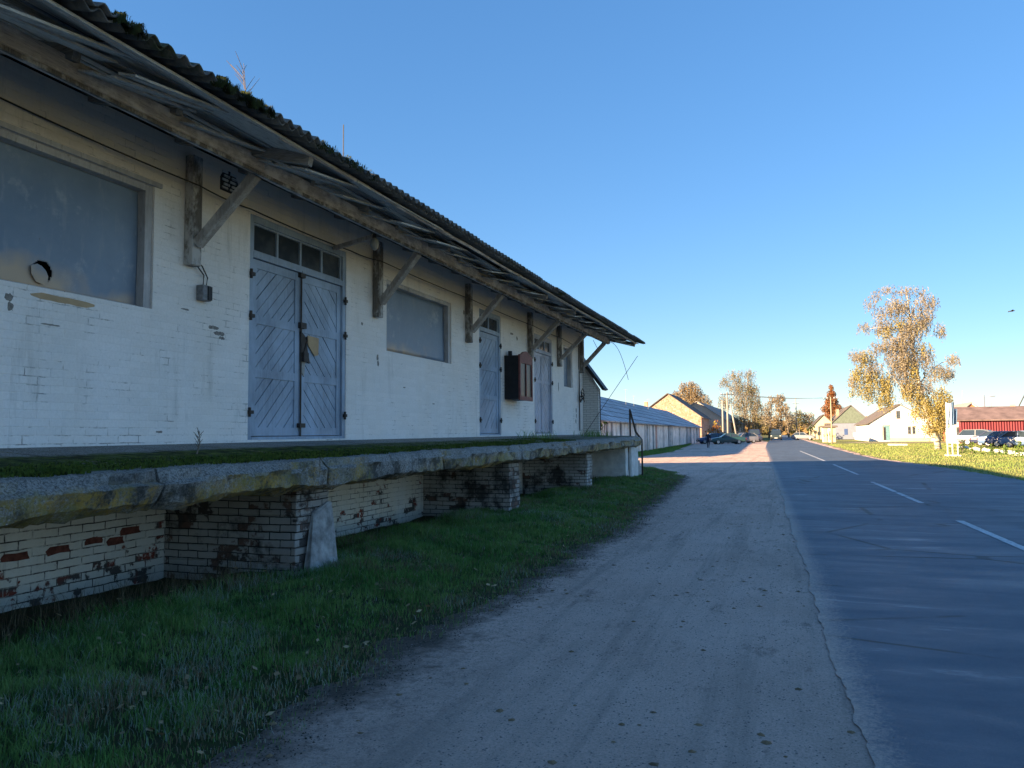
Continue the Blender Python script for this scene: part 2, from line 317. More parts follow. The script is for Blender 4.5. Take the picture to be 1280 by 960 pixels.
def leafm(name, cols, rough=.75, scale=.35, fine=9, sub=.25):
    t = NT(name, rough, .15); n = t.noise(t.pos, scale, 3); f = t.noise(t.pos, fine, 2, .8)
    c = t.mix(t.ramp(n, .4, .6), cols[0], cols[1]); c = t.mix(t.ramp(f, .5, .62), c, cols[2]); t.col(c)
    tr = t.n('ShaderNodeBsdfTranslucent'); t.set(tr.inputs[0], c); ms = t.n('ShaderNodeMixShader'); ms.inputs[0].default_value = sub
    out = t.t.nodes['Material Output']; t.t.links.new(t.b.outputs[0], ms.inputs[1]); t.t.links.new(tr.outputs[0], ms.inputs[2]); t.t.links.new(ms.outputs[0], out.inputs[0])
    return t.m
M['grass'] = leafm('green_grass', ((.12,.255,.06),(.19,.30,.085),(.06,.135,.035)), .7, 1.1, 5)
M['grass_dry'] = leafm('straw_grass', ((.22,.17,.10),(.15,.12,.07),(.28,.23,.14)), .8)
M['grass_dew'] = leafm('dewy_grass', ((.26,.32,.24),(.17,.25,.16),(.34,.36,.30)), .5)
M['moss'] = leafm('moss_tuft', ((.07,.11,.02),(.12,.16,.03),(.03,.04,.012)), .9, 3, 20)
M['roofmoss'] = leafm('roof_moss_tuft', ((.035,.045,.015),(.055,.06,.022),(.02,.025,.012)), .95, 3, 20, .05)
M['bark'] = plain('bark', (.16,.13,.11), .9, .4, 5, bump=.5)
def birchbark():
    t = NT('birch_bark', .7, .2); n = t.noise(t.map(t.obj, (1,1,4)), 2.2, 6, .7)
    t.col(t.mix(t.ramp(n, .50, .58), (.45,.41,.36), (.08,.07,.06))); return t.m
M['birch'] = birchbark()
M['gold'] = leafm('golden_birch_leaf', ((.44,.36,.12),(.38,.32,.13),(.31,.26,.13)), .7, .5, 6, .4)
M['tan'] = leafm('thin_tan_twigs', ((.32,.27,.21),(.28,.25,.21),(.36,.28,.15)), .8, .5, 6, .35)
M['brown'] = leafm('brown_leaf', ((.30,.20,.10),(.25,.18,.10),(.33,.24,.10)), .8, .3, 3, .3)
M['olive'] = leafm('olive_leaf', ((.20,.17,.06),(.15,.15,.06),(.26,.20,.06)), .8, .3, 3, .3)
M['yellow'] = leafm('yellow_leaf', ((.50,.38,.05),(.36,.32,.06),(.45,.30,.05)), .8, .4, 3, .3)
M['orange'] = leafm('orange_leaf', ((.30,.11,.035),(.23,.09,.035),(.32,.15,.05)), .8, .5, 3, .3)
M['dgreen'] = leafm('dark_green_leaf', ((.05,.08,.03),(.07,.10,.03),(.035,.06,.025)), .8, .5, 3, .2)
M['lgreen'] = leafm('young_conifer_green', ((.12,.20,.04),(.16,.22,.05),(.08,.14,.03)), .8, .5, 8, .2)
M['dry'] = plain('dry_stem', (.20,.16,.12), .9, .3)
# ------------------------------------------------------------------ ground, road, dirt, lawn
def sheet_poly(name, pts, z, mat, kind='structure', thick=0):
    me = bpy.data.meshes.new(name); me.from_pydata([(x, y, z) for x, y in pts], [], [tuple(range(len(pts)))])
    me.materials.append(mat); o = bpy.data.objects.new(name, me); COL.objects.link(o); tag(o, kind=kind)
    bm = bmesh.new(); bm.from_mesh(me); bmesh.ops.triangulate(bm, faces=bm.faces); bmesh.ops.recalc_face_normals(bm, faces=bm.faces)
    if sum(f.normal.z for f in bm.faces) < 0: bmesh.ops.reverse_faces(bm, faces=bm.faces)
    bm.to_mesh(me); bm.free(); return o
def wob(pts, amp, step, seed=1):
    r = random.Random(seed); out = []
    for (x0, y0), (x1, y1) in zip(pts, pts[1:]):
        L = math.hypot(x1-x0, y1-y0); n = max(1, int(L/step))
        for i in range(n):
            k = i/n; s = 1+(y0+(y1-y0)*k)/60
            out.append((x0+(x1-x0)*k+r.uniform(-amp, amp)*s, y0+(y1-y0)*k+r.uniform(-amp, amp)*s))
    out.append(pts[-1]); return out
sheet_poly('ground', [(-1500,-600),(1500,-600),(1500,3000),(-1500,3000)], -.03, M['field'])
def road_left(y): return .43-.0325*y if y < 90 else .43-.0325*90-.012*(y-90)
LY = [-30, 0, 4, 8, 14, 22, 37, 55, 77, 110, 150, 220, 400]
left = wob([(road_left(y), y) for y in LY], .008, .05, 3)
left = [(x+.06*mnoise.noise((y*.9,1.3,0))+.03*mnoise.noise((y*3.5,7,0)), y) for x, y in left]
rightE = wob([(7.2,-30),(7.0,0),(6.9,15),(6.6,25),(6.3,30),(5.9,35),(5.1,40),(4.4,46),(4.1,55),(3.8,70),(3.2,100),(2.6,150),(1.6,220),(-1,400)], .05, .6, 4)
dirt_left = wob([(-2.5,-8),(-2.55,0),(-2.6,3),(-2.68,4),(-2.75,5.2),(-2.62,7.2),(-2.6,9),(-2.62,11.6),(-2.8,15),(-3.0,19),(-3.3,23),(-3.6,27),(-4.2,30),(-5.0,31.5),(-7,32.5),(-10.9,33.5)], .02, .06, 5)

dirt_left = [(x+(.26*mnoise.noise((y*1.1,3.3,0))+.16*mnoise.noise((y*3.1,7,0))+.07*mnoise.noise((y*8,1,0)))*(1 if y < 30 else 0), y) for x, y in dirt_left]
sheet_poly('dirt_shoulder', dirt_left+[(-11,64),(-12.5,100),(-13,112),(-14,160),(-6,160),(-2.5,120)]+[(x+.25, y) for x, y in left if y < 120][::-1]+[(1.4,-30),(-2.5,-30)], .004, M['dirt'])
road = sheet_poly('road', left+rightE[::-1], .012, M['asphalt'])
# dirt along right road rim
rr = [(4.1,41),(3.9,55),(3.6,70),(3.0,100),(2.4,150)]
sheet_poly('dirt_verge', wob([(5.9,36),(5.35,41),(4.65,48),(4.45,55),(4.3,70),(4.0,110),(3.4,150),(2.3,220)], .15, .7, 9)+[(2,220),(2.2,150),(2.8,100),(3.4,70),(3.8,55),(4.2,46),(5.0,38)], .004, M['dirt'])
sheet_poly('lawn', wob([(6.4,20),(6.2,30),(5.7,36),(5.2,41),(4.6,47),(4.4,55),(4.2,80),(3.9,110),(3.3,150)], .12, .7, 12)+[(60,150),(60,-20),(6.5,-20)], -.004, M['lawn'])
mb = MB()    # trodden path in front of the white house
sheet_poly('path', wob([(8,113),(14,114),(22,112),(30,108)], .3, 1.5, 21)+wob([(30,110),(22,115),(14,117),(7,116)], .3, 1.5, 22), .006, M['dirt'])
sheet_poly('garage_turf', wob([(-8.9,52),(-8.7,62),(-9.8,75),(-11.2,95),(-12.6,108)], .25, 1.2, 14)+[(-13.0,108),(-12.4,95),(-11.5,64),(-11,48),(-10.2,46)], .012, M['lawn'])
# painted dashes on the road
for i, (a, b) in enumerate([((1300,696),(1199,652)),((1155,631),(1090,603)),((1073,594),(1042,581)),((1032,577),(1000,564))]):
    p, q = gnd(*a), gnd(*b); p.z = q.z = 0; d = (q-p).normalized(); nrm = Vector((-d.y, d.x, 0)); L = (q-p).length
    mb = MB(); r = random.Random(i); n = int(L/.12)
    e0 = [p+d*(L*k/n)+nrm*(.055+r.uniform(-.006,.006)) for k in range(n+1)]; e1 = [p+d*(L*k/n)-nrm*(.055+r.uniform(-.006,.006)) for k in range(n+1)]
    for k in range(n):
        if r.random() < .04: continue
        z = .017; mb.add([(e0[k].x,e0[k].y,z),(e0[k+1].x,e0[k+1].y,z),(e1[k+1].x,e1[k+1].y,z),(e1[k].x,e1[k].y,z)], [(3,2,1,0)])
    o = mb.build('road_marking', M['white_paint'], normals=False); tag(o, kind='structure')
# grassy bank between the platform and the dirt: a height field
DL = sorted(dirt_left, key=lambda p: p[1])
def dirt_x(y): return float(np.interp(y, [p[1] for p in DL], [p[0] for p in DL]))
def vnoise(x, y, s=1.0, seed=0):
    x = np.asarray(x)*s; y = np.asarray(y)*s; xi = np.floor(x).astype(int); yi = np.floor(y).astype(int); fx = x-xi; fy = y-yi
    fx = fx*fx*(3-2*fx); fy = fy*fy*(3-2*fy)
    def h(a, b): return (np.sin((a*127.1+b*311.7+seed*74.7))*43758.5453) % 1.0
    return (h(xi,yi)*(1-fx)+h(xi+1,yi)*fx)*(1-fy)+(h(xi,yi+1)*(1-fx)+h(xi+1,yi+1)*fx)*fy
def gz(x, y):
    x = np.asarray(x, float); y = np.asarray(y, float)
    dx = np.interp(y, [p[1] for p in DL], [p[0] for p in DL]); d = np.clip((dx-x)/1.5, 0, 1)
    bank = .10*d*d*(3-2*d)
    hollow = -.10*np.clip((-5.3-x)/.6, 0, 1)
    return bank+hollow+(vnoise(x,y,1.7)-.5)*.07*d+(vnoise(x,y,5,3)-.5)*.03*d+.004
ys = np.arange(-10, 33.6, .12); xs_n = 34
V = []; F_ = []
for j, y in enumerate(ys):
    xr = dirt_x(y)+.06 if y < 31 else dirt_x(31)+.06-(y-31)*2.6
    for i in range(xs_n):
        x = -6.6 + (xr+6.6)*i/(xs_n-1); V.append((x, y, float(gz(x, y)) if i < xs_n-1 else -.02))
for j in range(len(ys)-1):
    for i in range(xs_n-1):
        a = j*xs_n+i; F_.append((a, a+1, a+xs_n+1, a+xs_n))
mb = MB(); mb.v = V; mb.f = F_; mb.m = [0]*len(F_); o = mb.build('grass_bank_soil', M['soil'], smooth=True, normals=False); tag(o, kind='structure')

def blades(name, xy, h, wdt, mat, zfun, lean=.5, label=None, seed=1):
    r = np.random.default_rng(seed); n = len(xy); x, y = xy[:,0], xy[:,1]; z = zfun(x, y)
    a = r.uniform(0, 2*PI, n); la = r.uniform(0, 2*PI, n); ln = r.uniform(.1, lean, n)*h
    wx, wy = np.cos(a)*wdt/2, np.sin(a)*wdt/2; lx, ly = np.cos(la)*ln, np.sin(la)*ln
    P_ = np.empty((n, 5, 3))
    P_[:,0] = np.stack([x-wx, y-wy, z-.01], 1); P_[:,1] = np.stack([x+wx, y+wy, z-.01], 1)
    P_[:,2] = np.stack([x+wx*.8+lx*.3, y+wy*.8+ly*.3, z+h*.55], 1); P_[:,3] = np.stack([x-wx*.8+lx*.3, y-wy*.8+ly*.3, z+h*.55], 1)
    P_[:,4] = np.stack([x+lx, y+ly, z+h*np.sqrt(1-(ln/h*.7)**2)], 1)
    me = bpy.data.meshes.new(name); me.vertices.add(n*5); me.vertices.foreach_set('co', P_.reshape(-1))
    b = (np.arange(n)*5)[:,None]; quads = (b+np.array([0,1,2,3])); tris = (b+np.array([3,2,4]))
    loops = np.concatenate([quads, tris], 1).reshape(-1); me.loops.add(len(loops)); me.loops.foreach_set('vertex_index', loops)
    me.polygons.add(n*2); st = (np.arange(n)*7)[:,None]+np.array([0,4]); me.polygons.foreach_set('loop_start', st.reshape(-1))
    me.update(calc_edges=True); me.materials.append(mat); o = bpy.data.objects.new(name, me); COL.objects.link(o)
    tag(o, label, 'grass', kind='stuff'); return o
def samp(n, x0f, x1f, y0, y1, dens, seed, keep=None):
    r = np.random.default_rng(seed); u = r.random(n); y = y0+(y1-y0)*u**dens; x0 = x0f(y); x1 = x1f(y); x = x0+(x1-x0)*r.random(n)
    if keep is not None: k = keep(x, y, r); x, y = x[k], y[k]
    return np.stack([x, y], 1)
dxf = lambda y: np.interp(y, [p[1] for p in DL], [p[0] for p in DL])
def keep_bank(x, y, r):
    d = dxf(y)-x+.12; e = np.clip(d/.55, 0, 1); pn = vnoise(x, y, 3, 5)*.6+vnoise(x, y, 9, 8)*.4
    back = np.clip((x+5.75)/.55, 0, 1)            # bare ground under the platform
    near_bare = np.where(y < 7.2, np.clip((x+5.15)/.5, 0, 1), 1)
    return (r.random(len(x)) < (.12+.88*e)*(.35+.65*(pn > .33))*back*near_bare+.0)
pts = samp(330000, lambda y: np.full_like(y, -6.3), lambda y: dxf(y)+.22, 1.6, 33, 1.75, 11, keep_bank)
hh = .78*(.025+.11*vnoise(pts[:,0], pts[:,1], 2.4, 9)**1.5+.05*np.random.default_rng(2).random(len(pts)))*(1+.5*np.clip((-4.0-pts[:,0])/1, 0, 1))
hh *= .45+.55*np.clip((dxf(pts[:,1])-pts[:,0])/.8, 0, 1)
ww = .0045+.0006*np.maximum(pts[:,1]-4, 0)
sel = np.random.default_rng(4).random(len(pts)); dewp = vnoise(pts[:,0], pts[:,1], 1.9, 33); 
isdew = (sel < .04) | ((dewp > .70) & (sel < .30)); isdry = (~isdew) & ((sel > .95) | ((vnoise(pts[:,0], pts[:,1], 2.3, 77) > .74) & (sel > .6)) | ((dxf(pts[:,1])-pts[:,0] < .35) & (sel > .62)))
g_ = ~(isdew | isdry)
blades('grass', pts[g_], hh[g_], ww[g_], M['grass'], gz, .95, 'green grass growing on the bank below the loading platform', 1)
blades('dewy_grass', pts[isdew], hh[isdew]*1.02, ww[isdew], M['grass_dew'], gz, .8, 'pale dewy grass blades scattered in the bank', 2)
blades('dry_grass', pts[isdry], hh[isdry]*1.1, ww[isdry], M['grass_dry'], gz, .9, 'straw coloured dry blades scattered in the bank', 3)
# leaves lying in the grass, dead stalks
r_ = np.random.default_rng(90); lp_ = samp(900, lambda y: np.full_like(y, -5.4), lambda y: dxf(y), 2.0, 26, 1.7, 91); sz = r_.uniform(.012,.030,len(lp_))
blades('dead_stalks', samp(700, lambda y: np.full_like(y, -5.6), lambda y: dxf(y)+.1, 1.8, 26, 1.7, 92), r_.uniform(.08,.22,700), np.full(700,.0035), M['grass_dry'], gz, .95, 'dead straw stalks leaning in the green bank', 93)
def leaf_litter(xy, size, seed):
    r = np.random.default_rng(seed); n = len(xy); a = r.uniform(0,2*PI,n); z = gz(xy[:,0], xy[:,1])+r.uniform(.02,.06,n); ca, sa = np.cos(a)*size, np.sin(a)*size; t1, t2 = r.uniform(-.5,.5,n)*size, r.uniform(-.5,.5,n)*size
    P_ = np.stack([np.stack([xy[:,0]+ca, xy[:,1]+sa, z+t1],1), np.stack([xy[:,0]-sa*.6, xy[:,1]+ca*.6, z+t2],1), np.stack([xy[:,0]-ca, xy[:,1]-sa, z-t1],1), np.stack([xy[:,0]+sa*.6, xy[:,1]-ca*.6, z-t2],1)],1).reshape(-1,3)
    me = bpy.data.meshes.new('leaf_litter'); me.from_pydata(P_.tolist(), [], np.arange(n*4).reshape(-1,4).tolist()); me.materials.append(plain('litter_leaf', (.30,.22,.12), .8, .6, 3)); o = bpy.data.objects.new('leaf_litter', me); COL.objects.link(o)
    tag(o, 'fallen tan leaves caught in the green grass', 'leaves', kind='stuff')
leaf_litter(lp_, sz, 94)
# dry weeds under the platform in the first bay
r_ = np.random.default_rng(8); n = 900; xy = np.stack([r_.uniform(-5.9,-4.75,n), 2.6+4.3*r_.random(n)], 1)
blades('dry_weeds', xy, r_.uniform(.08,.26,n), np.full(n,.004), M['grass_dry'], gz, .8, 'dry brown weeds in the dark bay under the platform', 5)
# lawn tufts in the sun
lx = samp(70000, lambda y: np.interp(y, [20,30,36,41,47,55,80,110],[6.6,6.35,5.95,5.45,4.85,4.6,4.4,4.1]), lambda y: y*.45+9, 22, 100, 1.1, 31)
blades('lawn_grass', lx, np.random.default_rng(5).uniform(.03,.11,len(lx)), .010+.0006*lx[:,1], leafm('lawn_blade', ((.22,.29,.075),(.31,.30,.12),(.16,.23,.06)), .8, .4, 3), lambda x, y: x*0-.004, .9, 'sunlit yellow green grass of the lawn by the road', 6)
gx = samp(9000, lambda y: -11.4-.027*(y-64)+.25, lambda y: np.interp(y, [52,62,75,95,108],[-8.9,-8.7,-9.8,-11.2,-12.6]), 46, 106, 1.2, 41)
blades('garage_grass', gx, np.random.default_rng(6).uniform(.05,.16,len(gx)), np.full(len(gx), .05), M['grass'], lambda x, y: x*0+.01, .8, 'green grass strip in front of the garage row', 7)
# pebbles and fallen leaves on the dirt
def pebbles(name, xy, size, mat, label, seed, flat=.5):
    r = np.random.default_rng(seed); n = len(xy); base = np.array([(1,0,0),(.3,.95,0),(-.8,.6,0),(-.8,-.6,0),(.3,-.95,0),(0,0,1)])
    a = r.uniform(0, 2*PI, n); c, s = np.cos(a), np.sin(a); k = base[None]*r.uniform(.7,1.3,(n,6,1))*size[:,None,None]
    X = k[...,0]*c[:,None]-k[...,1]*s[:,None]; Y = k[...,0]*s[:,None]+k[...,1]*c[:,None]; Z = k[...,2]*flat
    P_ = np.stack([X+xy[:,0:1], Y+xy[:,1:2], Z+.005], 2)
    me = bpy.data.meshes.new(name); fs = []
    b = (np.arange(n)*6)[:,None,None]; tri = np.array([(0,1,5),(1,2,5),(2,3,5),(3,4,5),(4,0,5)])[None]+b
    me.from_pydata(P_.reshape(-1,3).tolist(), [], tri.reshape(-1,3).tolist()); me.materials.append(mat)
    o = bpy.data.objects.new(name, me); COL.objects.link(o); tag(o, label, 'gravel', kind='stuff'); return o
px_ = samp(26000, lambda y: dxf(np.minimum(y,29))-.1, lambda y: .43-.0325*y+.25, 2.2, 34, 1.9, 51)
pebbles('gravel', px_, np.random.default_rng(9).uniform(.0015,.0060,len(px_))*(1+.04*px_[:,1]), plain('gravel_stone', (.24,.21,.19), .9, .5, 3), 'small grey stones scattered over the dirt shoulder', 1)
px_ = samp(9000, lambda y: dxf(np.minimum(y,29))-.35, lambda y: dxf(np.minimum(y,29))+.35, 2.2, 28, 1.7, 52)
pebbles('soil_crumbs', px_, np.random.default_rng(10).uniform(.0015,.0055,len(px_))*(1+.06*px_[:,1]), plain('dark_crumb', (.05,.042,.035), .95, .4, 3), 'dark soil crumbs along the ragged grass edge', 2, .8)
px_ = samp(420, lambda y: dxf(np.minimum(y,29))-.4, lambda y: .43-.0325*y+.4, 2.4, 30, 1.6, 53)
pebbles('fallen_leaves', px_, np.random.default_rng(11).uniform(.012,.028,len(px_)), plain('fallen_leaf', (.20,.13,.07), .8, .5, 3), 'brown fallen leaves lying on the dirt', 3, .35)
# ------------------------------------------------------------------ warehouse
XW, YE = -6.4, 24.9
wh = thing('brick_warehouse', (XW, 12, 0), 'long whitewashed brick warehouse with wooden eaves and grey blue doors', 'warehouse')
WB = 1.36       # wall / platform level at the wall
ops = [(3.72,6.42,2.88,4.22), (8.0,10.28,1.46,4.36), (11.55,14.25,2.94,4.18), (15.75,17.12,1.48,4.32), (19.68,21.38,1.5,4.24), (22.6,23.62,2.95,4.24),
       (-9.5,-7.3,1.46,4.36), (-4.2,-1.5,2.9,4.2)]
def wall_with_openings(y0, y1, z0, z1, ops, X, depth, mat, name, parent):
    ycuts = sorted({y0, y1, *[a for o in ops for a in o[:2]]}); zc = sorted({z0, z1, *[a for o in ops for a in o[2:]]}); mb = MB()
    for ya, yb in zip(ycuts, ycuts[1:]):
        for za, zb in zip(zc, zc[1:]):
            ym, zm = (ya+yb)/2, (za+zb)/2
            if any(o[0] < ym < o[1] and o[2] < zm < o[3] for o in ops): continue
            mb.add([(X,ya,za),(X,yb,za),(X,yb,zb),(X,ya,zb)], [(0,1,2,3)])
    for a, b, c, d in ops:
        mb.add([(X,a,c),(X,b,c),(X,b,d),(X,a,d),(X-depth,a,c),(X-depth,b,c),(X-depth,b,d),(X-depth,a,d)], [(0,4,5,1),(1,5,6,2),(2,6,7,3),(3,7,4,0)])
    return mb.build(name, mat, parent, normals=False)
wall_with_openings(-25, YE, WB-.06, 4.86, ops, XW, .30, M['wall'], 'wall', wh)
mb = MB(); mb.add([(XW,-25,-.3),(XW,YE,-.3),(XW,YE,WB-.06),(XW,-25,WB-.06)], [(0,1,2,3)]); mb.build('plinth', M['plinth'], wh, normals=False)
XR, ZR = -13.6, 7.1; XB = -20.8
mb = MB()
for yy, sgn in ((YE, 1), (-25, -1)):
    mb.add([(XW,yy,-.3),(XB,yy,-.3),(XB,yy,4.86),(XR,yy,ZR-.12),(XW,yy,4.86)], [(0,1,2,3,4) if sgn > 0 else (4,3,2,1,0)])
mb.add([(XB,-25,-.3),(XB,YE,-.3),(XB,YE,4.86),(XB,-25,4.86)], [(3,2,1,0)])
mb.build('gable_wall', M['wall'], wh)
# corrugated roof
def roofz(x): return 4.455+(-4.42-x)*(ZR-4.455)/(XR+4.42)*-1 if False else 4.455+(-4.42-x)*(ZR-4.455)/(-4.42-XR)
def corrugated(name, xs, y0, y1, pitch, amp, mat, parent, zf, step=8, jitter=0):
    n = int((y1-y0)/pitch*step); V = []; F_ = []
    r = random.Random(3); jit = {}
    for j in range(n+1):
        y = y0+(y1-y0)*j/n; cell = int((y-y0)/1.05)
        if cell not in jit: jit[cell] = (r.uniform(-.03,.03), r.uniform(-.008,.012))
        for i, x in enumerate(xs):
            xx = x+(jit[cell][0] if i == 0 else 0); z = zf(xx)+amp*math.cos(2*PI*y/pitch)+jit[cell][1]*(i < 2)
            V.append((xx, y, z)); 
    k = len(xs)
    for j in range(n):
        for i in range(k-1): a = j*k+i; F_.append((a, a+k, a+k+1, a+1))
    mb = MB(); mb.v = V; mb.f = F_; mb.m = [0]*len(F_); o = mb.build(name, mat, parent, smooth=True, normals=False)
    so_ = o.modifiers.new('solid', 'SOLIDIFY'); so_.thickness = .012; so_.offset = 0; return o
corrugated('roof_sheets', [-4.42, -5.0, -6.0, -8.0, XR], -25.2, 25.25, .15, .027, M['sheet'], wh, roofz)
corrugated('eave_sheets', [-4.37, -4.66, -5.02], -6, 25.28, .15, .027, M['sheet'], wh, lambda x: roofz(x)+.03)
mb = MB(); mb.add([(XR,-25.2,ZR),(XR,25.25,ZR),(XB-2,25.25,4.45),(XB-2,-25.2,4.45)], [(0,1,2,3)]); o = mb.build('rear_roof', M['sheet'], wh); sm = o.modifiers.new('s','SOLIDIFY'); sm.thickness = .03
mb = MB(); mb.tube([(XR,-25.2,ZR+.03),(XR,25.25,ZR+.03)], .09, 8); mb.build('ridge_cap', M['sheet'], wh)
# sheathing boards under the sheets, laid along the eave, gappy
r = random.Random(12)
mb = MB(); x = -4.56
while x > -6.34:
    wd = r.uniform(.13, .19); y = -6+r.uniform(0, 2)
    while y < 25.1:
        L = r.choice([3.3, 2.2, 4.4])*r.uniform(.95, 1.05); y2 = min(y+L, 25.15+r.uniform(-.12,.05))
        if r.random() > .10:
            dz = -.048+r.uniform(-.012, .004); tl = r.uniform(-.02,.02); sag = r.uniform(0,.02)
            xa, xb = x, x-wd*r.uniform(.82, .97)
            za0, zb0 = roofz(xa)+dz, roofz(xb)+dz
            mb.add([(xa+tl,y,za0-sag),(xb+tl,y,zb0-sag),(xb-tl,y2,zb0),(xa-tl,y2,za0),(xa+tl,y,za0-.022-sag),(xb+tl,y,zb0-.022-sag),(xb-tl,y2,zb0-.022),(xa-tl,y2,za0-.022)],
                   [(0,1,2,3),(7,6,5,4),(0,4,5,1),(1,5,6,2),(2,6,7,3),(3,7,4,0)])
        y = y2+r.uniform(.005,.03)
    x -= wd+r.uniform(0,.03)
mb.build('roof_boards', M['board'], wh)
# rafters and tilted soffit boards hung beneath
raf_mb = []
y = -5.6; r = random.Random(5); rafY = []
while y < 25: rafY.append(y); y += 1.1+r.uniform(-.05,.05)
rafY.append(24.95)
for y in rafY:
    mb = MB(); xe = r.choice([-4.66,-4.95,-5.2,-5.28])+r.uniform(-.05,.05)
    mb.bar((-6.5,y,roofz(-6.5)-.145),(xe,y+r.uniform(-.03,.03),roofz(xe)-.125), .075, .13)
    mb.build('rafter', M['rafter'], wh)
for ya, yb in zip(rafY, rafY[1:]):
    for k, (xa, xb) in enumerate([(-4.72,-4.90),(-4.93,-5.12),(-5.15,-5.33)]):
        if r.random() < (.16, .25, .35)[k]: continue
        d0, d1 = -.215+r.uniform(-.03,.01), -.09+r.uniform(-.03,.02)    # each board droops at its near end
        a0, a1 = ya+.045, yb+r.uniform(-.02,.10)
        z = lambda x, d: roofz(x)+d
        mb = MB(); mb.add([(xa,a0,z(xa,d0)),(xb,a0,z(xb,d0)),(xb,a1,z(xb,d1)),(xa,a1,z(xa,d1)),(xa,a0,z(xa,d0)-.02),(xb,a0,z(xb,d0)-.02),(xb,a1,z(xb,d1)-.02),(xa,a1,z(xa,d1)-.02)],
               [(0,1,2,3),(7,6,5,4),(0,4,5,1),(1,5,6,2),(2,6,7,3),(3,7,4,0)])
        mb.build('soffit_board', M['board'], wh)
# eave lath (pale pole with joints)
mb = MB(); y = -5
while y < 24.6:
    y2 = min(y+r.uniform(3,4.6), 24.9)
    pts_ = [(-4.60+r.uniform(-.012,.012), y+(y2-y)*k/6, roofz(-4.6)-.075+r.uniform(-.012,.008)) for k in range(7)]
    mb.tube(pts_, [.026-.001*k for k in range(7)], 7); y = y2-.15
mb.build('eave_lath', M['beam'], wh, smooth=True)
mb = MB(); r = random.Random(8)
yb = [-5, 1.2, 6.9, 10.8, 14.7, 18.85, 24.45]
for a, b in zip(yb, yb[1:]): mb.bar((-5.42,a,4.485+r.uniform(-.008,.008)),(-5.42,b-.004,4.485+r.uniform(-.008,.008)), .15, .17)
mb.build('eave_beam', M['beam'], wh, bevel=.018)
mb = MB(); mb.bar((-5.36,-5,4.375),(-5.36,24.2,4.375), .03, .035); mb.build('beam_strip', M['post'], wh)
# wall posts and struts
for (yp, yz, yt) in [(-1.2,3.45,-1.2),(2.9,3.45,2.9),(6.93,3.45,6.92),(11.15,3.45,10.9),(15.03,3.46,14.75),(19.2,3.5,18.9),(21.95,3.5,21.7),(24.6,3.5,24.15)]:
    mb = MB(); mb.box(XW+.003, XW+.125, yp-.075, yp+.075, yz, 4.72); po = mb.build('wall_post', M['post'], wh, bevel=.012)
    mb = MB(); mb.bar((XW+.13,yp,yz+.24),(-5.47,yt,4.40), .10, .11); mb.build('strut', M['strut'], wh, bevel=.012)
